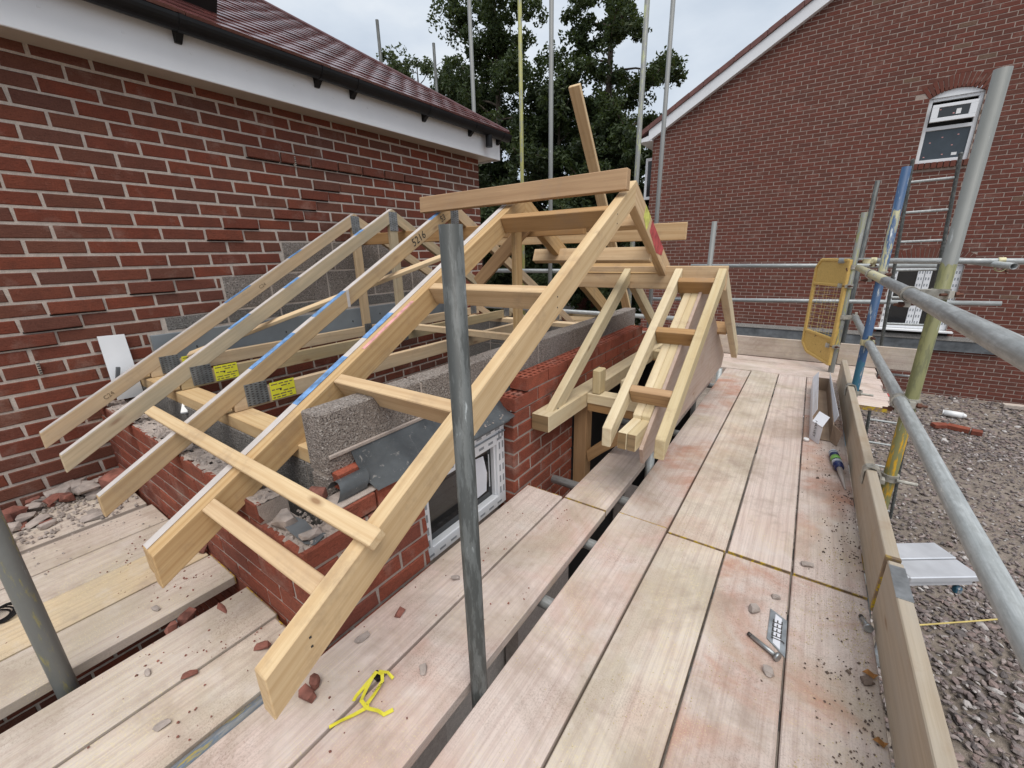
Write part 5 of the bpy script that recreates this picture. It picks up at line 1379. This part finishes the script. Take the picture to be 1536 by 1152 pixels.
bit = lambda x, y, s, lab, mat=RR, z=0.0: chunk('brick_fragment' if mat == RR else 'mortar_lump', x, y, z, s, mat, lab, 'brick piece' if mat == RR else 'mortar lump')
bit(-1.005, .395, (.045, .032, .03), 'upper of two red brick chips near the long rafter end')
bit(-.985, .362, (.05, .034, .03), 'lower of two red brick chips near the long rafter end')
bit(-.992, .702, (.040, .025, .018), 'red brick chip on the board in front of the window')
bit(-1.02, .568, (.05, .028, .014), 'pale mortar flake on the board between the rafter and the window', RG)
bit(-.94, .93, (.035, .022, .015), 'small grey chip close to the window sill', RG)
bit(-.77, .60, (.032, .022, .018), 'small pale lump near the yellow strap', RG)
bit(.012, 1.385, (.042, .032, .022), 'grey crumbly lump left of the steel plate', RG)
bit(.072, 1.49, (.028, .020, .014), 'small brown pebble above the steel plate', RG)
bit(.075, 1.16, (.032, .034, .016), 'flat grey pebble below the steel bolt', RG)
bit(.16, 1.74, (.045, .026, .014), 'pale mortar flake on the far board past the yellow butt joint', RG)
bit(.305, 1.28, (.03, .028, .016), 'dark curled flake by the near toe board', 'rubble_dark')
bit(-1.19, .405, (.055, .04, .022), 'red brick chip at the extension corner board end')
bit(-1.26, .37, (.05, .03, .02), 'long thin red chip on the corner board of the left platform')
bit(-1.545, .36, (.075, .05, .05), 'brick lump wedged in the black gap, nearer the wall', RR, -.045)
bit(-1.632, .285, (.06, .045, .05), 'brick lump wedged in the black gap, further from the wall', RR, -.045)
bit(-1.632, .235, (.04, .045, .05), 'narrow brick piece wedged in the black gap', RR, -.045)
bit(-1.24, .10, (.04, .02, .012), 'pale mortar chip at the joint of the two nearest left boards', RG)
bit(-1.345, .20, (.045, .022, .014), 'reddish chip lying in the joint of the left boards')
bit(-1.46, .13, (.03, .016, .010), 'pinkish flake on the left board by the pole', RG)
bit(-1.74, .23, (.035, .018, .012), 'grey triangular flake beyond the black gap', RG)
bit(-1.95, .455, (.05, .035, .03), 'dark red piece against the foot of the extension front wall')
# half bricks and shards at the broken corner
tag(box('brick_half', -1.262, -1.175, .665, .765, .445, .505, 'brick_raw', None, .004), 'smooth red half brick resting on the dark membrane', 'brick')
chunk('brick_fragment', -1.255, .765, .507, (.11, .05, .04), RR, 'red brick shard leaning on the block wall end', 'brick piece', None, 41, .6)
chunk('brick_fragment', -1.20, .60, .438, (.07, .05, .05), RR, 'ribbed brick shard in front of the membrane roll', 'brick piece', None, 42, .3)
chunk('mortar_lump', -1.275, .52, .358, (.085, .06, .05), RG, 'large pale mortar lump on the lowered corner course', 'mortar lump', None, 43)
chunk('mortar_lump', -1.15, .535, .36, (.08, .05, .03), RG, 'mortar slab beside the crumpled lead at the corner', 'mortar lump', None, 44)
ld_ = [(-1.29, .50, .395), (-1.26, .545, .385), (-1.21, .50, .372), (-1.23, .56, .375), (-1.13, .50, .365), (-1.16, .55, .368), (-1.10, .515, .364), (-1.12, .565, .366)]
tag(pyd('lead_scrap', ld_, [(0, 2, 3, 1), (2, 4, 5, 3), (4, 6, 7, 5)], 'lead'), 'crumpled scrap of lead sheet on the extension corner', 'lead scrap')
# pile along the foot of the house wall
pile = 'rubble pile along the foot of the left house wall'
rg = random.Random(11)
for k in range(46):
    y = rg.uniform(-.15, .44); x = -3.15+abs(rg.gauss(0, .16)); s = rg.uniform(.035, .11)
    red = rg.random() < .28
    chunk('brick_fragment' if red else 'mortar_lump', x, y, -.012+rg.uniform(0, .05)*max(0, 1-(x+3.15)*3), (s, s*rg.uniform(.5, .9), s*rg.uniform(.25, .6)), RR if red else RG,
          'red brick piece in the rubble pile at the foot of the left house wall' if red else 'grey mortar lump in the rubble pile at the foot of the left house wall', 'brick piece' if red else 'mortar lump', pile+(' (red)' if red else ' (grey)'), k+100)
chunk('brick_fragment', -2.93, .415, .0, (.16, .12, .10), RR, 'largest red brick lump in the inner corner of wall and extension', 'brick piece', None, 501, .3)
chunk('mortar_lump', -3.02, .30, .02, (.15, .10, .05), RG, 'large flat pale slab on the rubble pile', 'mortar lump', None, 502, .2)
pbk = perf(-2.72, -.12, .004, .9, None, 'broken_brick', (.12, .2)); tag(pbk, 'dusty perforated brick end by the left edge of the rubble', 'brick')
# crumbs, dust and sawdust: uncountable
def scatter(nm, lab, cat, mat, pts, seed=1):
    rg = random.Random(seed); vs, fs, vals = [], [], []
    for (x, y, z, s) in pts:
        b0 = len(vs); a = rg.uniform(0, 6.28); ca, sa_ = math.cos(a), math.sin(a); e = rg.uniform(.5, 1.0); hgt = s*rg.uniform(.3, .7)
        for (px_, py_, pz_) in ((-1, -e, 0), (1, -e*.8, 0), (.8, e, 0), (-.9, e*.9, 0), (-.5, -e*.4, 1), (.6, -e*.3, .9), (.4, e*.5, 1), (-.4, e*.5, .8)):
            qx, qy = px_*s/2*rg.uniform(.8, 1.1), py_*s/2*rg.uniform(.8, 1.1)
            vs.append((x+qx*ca-qy*sa_, y+qx*sa_+qy*ca, z+pz_*hgt))
        for f in BOXF[1:]: fs.append(tuple(b0+i for i in f))
        vals += [rg.random()]*5
    me = bpy.data.meshes.new(nm); me.from_pydata(vs, [], fs); face_attr(me, vals); me.materials.append(M[mat])
    o = mobj(nm, me, None); return tag(o, lab, cat, None, 'stuff')
rg = random.Random(5)
def onboard(x):
    return not (-.635 < x < -.578 or -.868 < x < -.858 or -.356 < x < -.346 or -.121 < x < -.107 or .108 < x < .118)
P1, P2, P3, P4 = [], [], [], []
while len(P1) < 900:
    x = .335-abs(rg.gauss(0, .09)); y = rg.uniform(.3, 4.6)
    if onboard(x) and x > -.3 and (rg.random() < .15 or noise.noise((x*4, y*2.2, 2)) > .05): P1.append((x, y, .001, rg.uniform(.002, .007) if rg.random() < .95 else rg.uniform(.007, .016)))
while len(P2) < 2600:
    x = .325-abs(rg.gauss(0, .10)) if rg.random() < .6 else rg.uniform(-.57, .33); y = rg.uniform(.35, 1.9)
    if onboard(x) and (rg.random() < .1 or noise.noise((x*5, y*3, 7)) > .08): P2.append((x, y, .0012, rg.uniform(.0012, .0034)))
while len(P3) < 230:
    x = rg.uniform(-2.35, -1.13) if rg.random() < .7 else rg.uniform(-1.07, -.65); y = .45-abs(rg.gauss(0, .28)) if x < -1.1 else rg.uniform(.2, 1.6)
    if onboard(x) and y > -.4 and (rg.random() < .12 or noise.noise((x*5, y*5, 4)) > .12) and not (-1.683 < x < -1.583) and not (-1.357 < x < -1.347) and not (-1.913 < x < -1.905): P3.append((x, y, .001, rg.uniform(.002, .008)))
while len(P4) < 700:
    x = -3.12+abs(rg.gauss(0, .3)); y = rg.uniform(-.3, .44)
    if not (-2.668 < x < -2.602): P4.append((x, y, -.006 if x < -2.66 else .001, rg.uniform(.004, .022)*(1 if x < -2.6 else .5)))
scatter('dirt_crumbs', 'brown dirt crumbs along the right of the deck', 'crumbs', 'rubble_dark', P1, 1)
scatter('sawdust_flakes', 'yellow sawdust flakes on the near deck boards', 'sawdust', 'sawdust', P2, 2)
scatter('brick_crumbs', 'red brick crumbs on the boards round the extension corner', 'crumbs', 'rubble_red', P3, 3)
scatter('mortar_crumbs', 'grey mortar crumbs on the boards by the left house wall', 'crumbs', 'rubble_grey', P4, 4)
P5 = [(rg.uniform(-3.1, -1.36), rg.uniform(.475, .565), .434, rg.uniform(.005, .022)) for _ in range(260)]+[(rg.uniform(-1.33, -1.11), rg.uniform(.48, .60), .358, rg.uniform(.004, .018)) for _ in range(90)]+[(rg.uniform(-1.16, -1.09), rg.uniform(1.1, 1.6), .447, rg.uniform(.004, .012)) for _ in range(70)]
scatter('wall_crumbs', 'crumbled mortar on top of the extension walls', 'crumbs', 'rubble_grey', P5, 6)
# leaves
def dry_leaf(x, y, lab, s=.015):
    vs = [(x-s, y, .004), (x-.3*s, y+.6*s, .012), (x+.5*s, y+.4*s, .006), (x+s, y+.1*s, .014), (x+.4*s, y-.6*s, .004), (x-.4*s, y-.5*s, .010)]
    tag(pyd('dry_leaf', vs, [(0, 1, 5), (1, 2, 4, 5), (2, 3, 4)], 'leaf_brown'), lab, 'leaf')
dry_leaf(.318, 1.10, 'orange dry leaf at the foot of the near toe board'); dry_leaf(.315, 1.31, 'pale dry leaf above the dark flake by the toe board', .018)

# ================================================================== GROUND COVER RIGHT OF THE DECK
def stones(n, area, smin, smax, seed):
    rg = random.Random(seed); vs, fs, vals = [], [], []
    ico = bmesh.new(); bmesh.ops.create_icosphere(ico, subdivisions=1, radius=1); iv = [v.co.copy() for v in ico.verts]; ifs = [[v.index for v in f.verts] for f in ico.faces]; ico.free()
    for _ in range(n):
        x, y = area(rg); s = rg.uniform(smin, smax)*(1 if rg.random() < .9 else 1.5)
        sx, sy, sz = s*rg.uniform(.7, 1.3), s*rg.uniform(.45, .9), s*rg.uniform(.25, .5)
        rot = Matrix.Rotation(rg.uniform(0, 6.28), 3, 'Z') @ Matrix.Rotation(rg.gauss(0, .35), 3, 'X') @ Matrix.Rotation(rg.gauss(0, .35), 3, 'Y')
        b0 = len(vs); zz = G+rg.uniform(-.002, .02)+.04*max(0, noise.noise((x*.8, y*.8, 3)))
        for v in iv:
            k = rg.uniform(.72, 1.12); q = rot @ Vector((v.x*sx*k/2, v.y*sy*k/2, v.z*sz*k/2)); vs.append((x+q.x, y+q.y, zz+q.z))
        fs += [tuple(b0+i for i in f) for f in ifs]; vals += [rg.random()]*len(ifs)
    return vs, fs, vals
def area_near(rg):
    return (rg.uniform(.38, 3.4), rg.uniform(-.6, 5.2))
def area_far(rg):
    y = rg.uniform(4.0, 9.2); return (rg.uniform(.2, 4.6), y)
for nm, lab, n, ar, s0, s1, sd_ in (('gravel', 'crushed grey and purple stone covering the ground right of the scaffold', 17000, area_near, .024, .066, 21), ('gravel', 'thinner gravel and rubble towards the right house', 15000, area_far, .016, .05, 22)):
    vs, fs, vals = stones(n, ar, s0, s1, sd_)
    me = bpy.data.meshes.new('gravel'); me.from_pydata(vs, [], fs); face_attr(me, vals); me.materials.append(M['stone'])
    tag(mobj('gravel', me, None), lab, 'gravel', None, 'stuff')
vs, fs, vals = stones(6000, lambda rg: (rg.uniform(-1.0, 4.8), rg.uniform(8.0, 11.25)), .015, .08, 23)
me = bpy.data.meshes.new('rubble'); me.from_pydata(vs, [], fs); face_attr(me, vals); me.materials.append(M['stone'])
tag(mobj('rubble', me, None), 'loose rubble on the soil at the foot of the right house', 'rubble', None, 'stuff')
for (x, y, r, s, lab, mt) in ((2.10, 9.10, .5, (.215, .102, .065), 'loose red brick on the gravel, left of the two halves', 'brick_new'), (2.31, 9.10, -.35, (.25, .11, .07), 'long red brick on the gravel', 'brick_new'), (2.50, 9.02, -.2, (.12, .10, .07), 'broken brick end on the gravel beside the long brick', 'brick_new'),
                              (3.37, 10.9, .1, (.30, .1, .07), 'pale loose brick at the foot of the right house', 'mortar')):
    o = box('loose_brick', -s[0]/2, s[0]/2, -s[1]/2, s[1]/2, 0, s[2], mt, None, .004); mw = Matrix.Translation((x, y, G+.06)) @ Matrix.Rotation(r, 4, 'Z') @ Matrix.Rotation(.1, 4, 'X'); o.matrix_basis = mw; WM[o] = mw; tag(o, lab, 'brick')
wb = thing('white_bottle', 'white plastic bottle lying on the soil by the right house', 'bottle', (2.4, 9.85, G+.05))
q = Matrix.Translation((2.27, 9.83, G+.08)) @ Matrix.Rotation(math.pi/2, 4, 'Y') @ Matrix.Rotation(.2, 4, 'X')
cyl_part('body', .05, .05, 0, .22, 'white_plastic', wb, q); cyl_part('neck', .05, .022, .22, .27, 'white_plastic', wb, q); cyl_part('neck', .05, .04, -.02, 0, 'white_plastic', wb, q @ Matrix.Rotation(0, 4, 'X'))
rgp = thing('orange_glove', 'small orange scrap lying beyond the short boards', 'scrap', (1.58, 10.6, G))
chunk_o = chunk_mesh(77, .14, .1, .07); chunk_o.materials.append(M['red_spray']); mobj('scrap', chunk_o, None, rgp, Matrix.Translation((1.58, 10.6, G+.03)))
# string
sv = [Vector((.95, 3.74, G+.055)), Vector((1.15, 3.88, G+.065)), Vector((1.4, 4.08, G+.062)), Vector((1.75, 4.36, G+.06))]
cu = bpy.data.curves.new('string', 'CURVE'); cu.dimensions = '3D'; spn = cu.splines.new('POLY'); spn.points.add(len(sv)-1)
for p_, v in zip(spn.points, sv): p_.co = (*v, 1)
cu.bevel_depth = .006; oo = bpy.data.objects.new('tmpc', cu); C.objects.link(oo); bpy.context.view_layer.update()
me = bpy.data.meshes.new_from_object(oo.evaluated_get(bpy.context.evaluated_depsgraph_get())); bpy.data.objects.remove(oo); me.materials.clear()
tag(mobj('string_line', me, 'cord'), 'yellow string line stretched over the gravel', 'string')

# ================================================================== BACKGROUND SITE
def pallet(x, y, rz, load, label):
    T = thing('pallet_load', label, 'pallet', (x, y, G)); R_ = Matrix.Translation((x, y, G)) @ Matrix.Rotation(rz, 4, 'Z')
    def pb_(nm, x0, x1, y0, y1, z0, z1, mat, bev=.01):
        o = box(nm, x0, x1, y0, y1, z0, z1, mat, None, bev); o.parent = T; mw = R_ @ WM[o]; WM[o] = mw; o.matrix_basis = WM[T].inverted() @ mw; return o
    for k in range(3): pb_('bearer', -.55, .55, -.45+k*.40, -.35+k*.40, 0, .09, 'timber_brown')
    for k in range(6): pb_('slat', -.6+k*.205, -.6+k*.205+.15, -.48, .48, .091, .115, 'timber_pale', .004)
    if load == 'crate':
        for k in range(3):
            pb_('side_board', -.58, .58, -.47, -.445, .12+k*.17, .27+k*.17, 'timber_pale', .004); pb_('side_board', -.58, .58, .445, .47, .12+k*.17, .27+k*.17, 'timber_pale', .004)
            pb_('end_board', -.58, -.555, -.44, .44, .12+k*.17, .27+k*.17, 'timber_pale', .004); pb_('end_board', .555, .58, -.44, .44, .12+k*.17, .27+k*.17, 'timber_pale', .004)
    elif load == 'bricks':
        for k in range(5):
            for j in range(5): pb_('brick_pack', -.56+j*.225, -.56+j*.225+.215, -.45, .45, .12+k*.16, .27+k*.16, 'brick_right', .006)
    else:
        me = chunk_mesh(hash(label) % 999, 1.1, .95, .8, 60); me.materials.append(M['bag_white']); mobj('bag', me, None, T, R_ @ Matrix.Translation((0, 0, .115)))
pallet(-6.9, 14.6, .15, 'crate', 'wooden crate pallet on the far site ground behind the extension')
pallet(-7.2, 17.4, .3, 'bricks', 'pallet of dark bricks far behind the crate')
pallet(-6.6, 18.4, .1, 'bag', 'pallet of white bags beside the far brick pallet')
pallet(-8.6, 16.0, -.1, 'bag', 'white bulk bag left of the wooden crate')
pallet(-11.5, 14.8, .2, 'bag', 'white bulk bag seen under the trusses near the left house')
pallet(-9.4, 19.5, 0, 'bricks', 'brick pallet at the edge of the trees')
prism('concrete_track', [(-14, 9, G+.004), (-3.9, 9, G+.004), (-4.6, 24, G+.004), (-16, 24, G+.004)], (0, 0, .02), (1, 0, 0), 'mortar', None, 0)['kind'] = 'structure'
# far scaffold boards behind the extension
for k, lb in enumerate(('first', 'second', 'third')):
    sboard(-5.2, -1.3, 3.98+k*.232, 4.20+k*.232, lb+' cross board of the platform behind the extension', 'board_pale', .0, 0)
ld2 = thing('lying_ladder', 'white ladder lying on the platform behind the trusses', 'ladder', (-3.0, 4.3, .05))
for yy in (4.18, 4.46): beam('stile', (-3.6, yy, .10), (-2.3, yy+.05, .10), .03, .07, 'aluminium', ld2)
for k in range(6): beam('rung', (-3.5+k*.22, 4.19, .10), (-3.5+k*.22, 4.50, .10), .028, .028, 'aluminium', ld2)

# ================================================================== TREES
def tube_path(bm, pts, rads, n=6):
    rings = []
    for i, p in enumerate(pts):
        d = (pts[min(i+1, len(pts)-1)]-pts[max(i-1, 0)]).normalized(); m_ = d.to_track_quat('Z', 'Y').to_matrix()
        rings.append([bm.verts.new(p+m_ @ Vector((rads[i]*math.cos(2*math.pi*k/n), rads[i]*math.sin(2*math.pi*k/n), 0))) for k in range(n)])
    for a, b_ in zip(rings, rings[1:]):
        for k in range(n): bm.faces.new((a[k], a[(k+1) % n], b_[(k+1) % n], b_[k]))
def tree(nm, label, x, y, hgt, rad, z_lo, seed, leafmat, nclump, per, leaf, shape='oval', open_=0.3, group='trees beyond the site'):
    rg = random.Random(seed); T = thing(nm, label, 'tree', (x, y, G), group)
    bm = bmesh.new(); base = Vector((x, y, G)); tips = []
    lean = Vector((rg.uniform(-.05, .05), rg.uniform(-.05, .05), 0))
    tp = [base+Vector((lean.x*q*hgt+.12*noise.noise((q*3, seed, 0)), lean.y*q*hgt+.12*noise.noise((q*3, seed, 5)), q*hgt*.92)) for q in [i/8 for i in range(9)]]
    tube_path(bm, tp, [.032*hgt*(1-.92*i/8)*.55+.012 for i in range(9)], 8)
    nb = 26
    for i in range(nb):
        q = z_lo/hgt+(1-z_lo/hgt)*((i+rg.random())/nb)*.96; p0 = tp[0].lerp(tp[-1], q)
        j = min(7, int(q*8)); p0 = tp[j].lerp(tp[j+1], q*8-j)
        t_ = (q-z_lo/hgt)/(1-z_lo/hgt)
        if shape == 'oval': prof = math.sin(math.pi*min(1, .12+.82*t_))**.7
        elif shape == 'cone': prof = (1-t_)**.8*.9+.14
        else: prof = (.55+.45*math.sin(math.pi*t_))*(1 if t_ < .8 else 1-(t_-.8)*2.2)
        L = rad*prof*rg.uniform(.7, 1.12); az = i*2.4+rg.uniform(-.4, .4); el = rg.uniform(.1, .75)
        d = Vector((math.cos(az)*math.cos(el), math.sin(az)*math.cos(el), math.sin(el)))
        pts = [p0]
        for s in range(1, 6): pts.append(pts[-1]+(d+Vector((rg.gauss(0, .18), rg.gauss(0, .18), rg.gauss(0, .12)-.04*s))).normalized()*L/5)
        r0_ = .012*hgt*(1-q)*.6+.016
        tube_path(bm, pts, [r0_*(1-.17*k) for k in range(6)], 5)
        tips += [(pts[k], L) for k in range(2, 6)]
        for _ in range(3):
            k = rg.randrange(2, 6); dd = Vector((rg.gauss(0, 1), rg.gauss(0, 1), rg.gauss(.2, .6))).normalized(); l2 = L*rg.uniform(.25, .5)
            p2 = [pts[k], pts[k]+dd*l2*.5, pts[k]+dd*l2+Vector((0, 0, -.05))]; tube_path(bm, p2, [r0_*.4, r0_*.28, r0_*.12], 4); tips += [(p2[1], L), (p2[2], L)]
    tr = mobj('trunk', bm_mesh(bm, 'trunk', True), 'bark', T); tr.matrix_basis = WM[T].inverted()
    vs, fs, vals = [], [], []
    for c in range(nclump):
        tip, L = tips[rg.randrange(len(tips))]
        cc_ = tip+Vector((rg.gauss(0, .16), rg.gauss(0, .16), rg.gauss(0, .14)))*(rad*.42)
        cr = rg.uniform(.14, .34)*(rad/2.4)**.5; shade = rg.random()
        for _ in range(per):
            dv = Vector((rg.gauss(0, 1), rg.gauss(0, 1), rg.gauss(0, .8))); dv = dv.normalized()*cr*rg.random()**.4
            p = cc_+dv; s = leaf*rg.uniform(.6, 1.3)
            a = Vector((rg.gauss(0, 1), rg.gauss(0, 1), rg.gauss(-.3, .7))).normalized(); b_ = a.orthogonal().normalized(); b_ = (Matrix.Rotation(rg.uniform(0, 6.28), 3, a) @ b_)
            b0 = len(vs); bend = a.cross(b_)*s*.18
            vs += [p-a*s*.5, p+b_*s*.27+bend, p+a*s*.5, p-b_*s*.27+bend]; fs.append((b0, b0+1, b0+2, b0+3)); vals.append((shade*.7+rg.random()*.3) % 1.0)
    me = bpy.data.meshes.new('crown'); me.from_pydata([tuple(v) for v in vs], [], fs); face_attr(me, vals); me.materials.append(M[leafmat])
    cr_ = mobj('crown', me, None, T); cr_.matrix_basis = WM[T].inverted()
    return T
tree('broadleaf_tree', 'tall dark leafy tree left of centre behind the bare poles', -10.7, 15.0, 13.0, 2.75, 2.0, 3, 'leaf_dark', 950, 46, .15, 'oval')
tree('oak_tree', 'tall open-branched dark tree beside the right house roof', -6.75, 16.0, 14.2, 2.65, 2.6, 8, 'leaf_dark', 780, 46, .16, 'full')
tree('broadleaf_tree', 'lighter feathery tree above the end of the left house roof', -15.9, 15.6, 12.3, 2.6, 2.0, 12, 'leaf_mid', 420, 40, .16, 'oval')
tree('broadleaf_tree', 'grey-green rounded tree between the feathery tree and the tall dark tree', -13.9, 16.5, 11.4, 2.8, 1.5, 15, 'leaf_mid', 700, 44, .16, 'oval')
tree('evergreen_tree', 'dense dark evergreen filling the middle behind the leaning prop', -8.6, 15.2, 9.2, 2.6, .6, 19, 'leaf_ever', 900, 48, .17, 'full')
tree('evergreen_tree', 'dense dark evergreen just left of the right house', -5.9, 14.8, 7.4, 2.0, .5, 24, 'leaf_ever', 750, 46, .16, 'full')
tree('evergreen_tree', 'low dark evergreen behind the end of the left house', -11.4, 14.2, 7.2, 2.2, .4, 27, 'leaf_ever', 760, 46, .16, 'full')
tree('evergreen_tree', 'furthest dark evergreen behind the tall trees', -9.6, 19.5, 9.0, 3.0, .4, 31, 'leaf_ever', 640, 44, .2, 'full')
# undergrowth wall: reads as one mass
rg = random.Random(40); vs, fs, vals = [], [], []
for _ in range(15000):
    x = rg.uniform(-30, -3.9); y = 20.5+rg.gauss(0, .5)+max(0, -x-16)*-.1; z = G+rg.random()**.8*(3.6+1.2*noise.noise((x*.5, 0, 0)))
    s = .3*rg.uniform(.6, 1.3); a = Vector((rg.gauss(0, 1), rg.gauss(0, .6), rg.gauss(0, 1))).normalized(); b_ = a.orthogonal().normalized(); p = Vector((x, y, z)); b0 = len(vs)
    vs += [p-a*s*.5, p+b_*s*.3, p+a*s*.5, p-b_*s*.3]; fs.append((b0, b0+1, b0+2, b0+3)); vals.append(rg.random())
me = bpy.data.meshes.new('hedge'); me.from_pydata([tuple(v) for v in vs], [], fs); face_attr(me, vals); me.materials.append(M['leaf_ever'])
tag(mobj('undergrowth', me, None), 'dark mass of undergrowth below the trees', 'undergrowth', None, 'stuff')
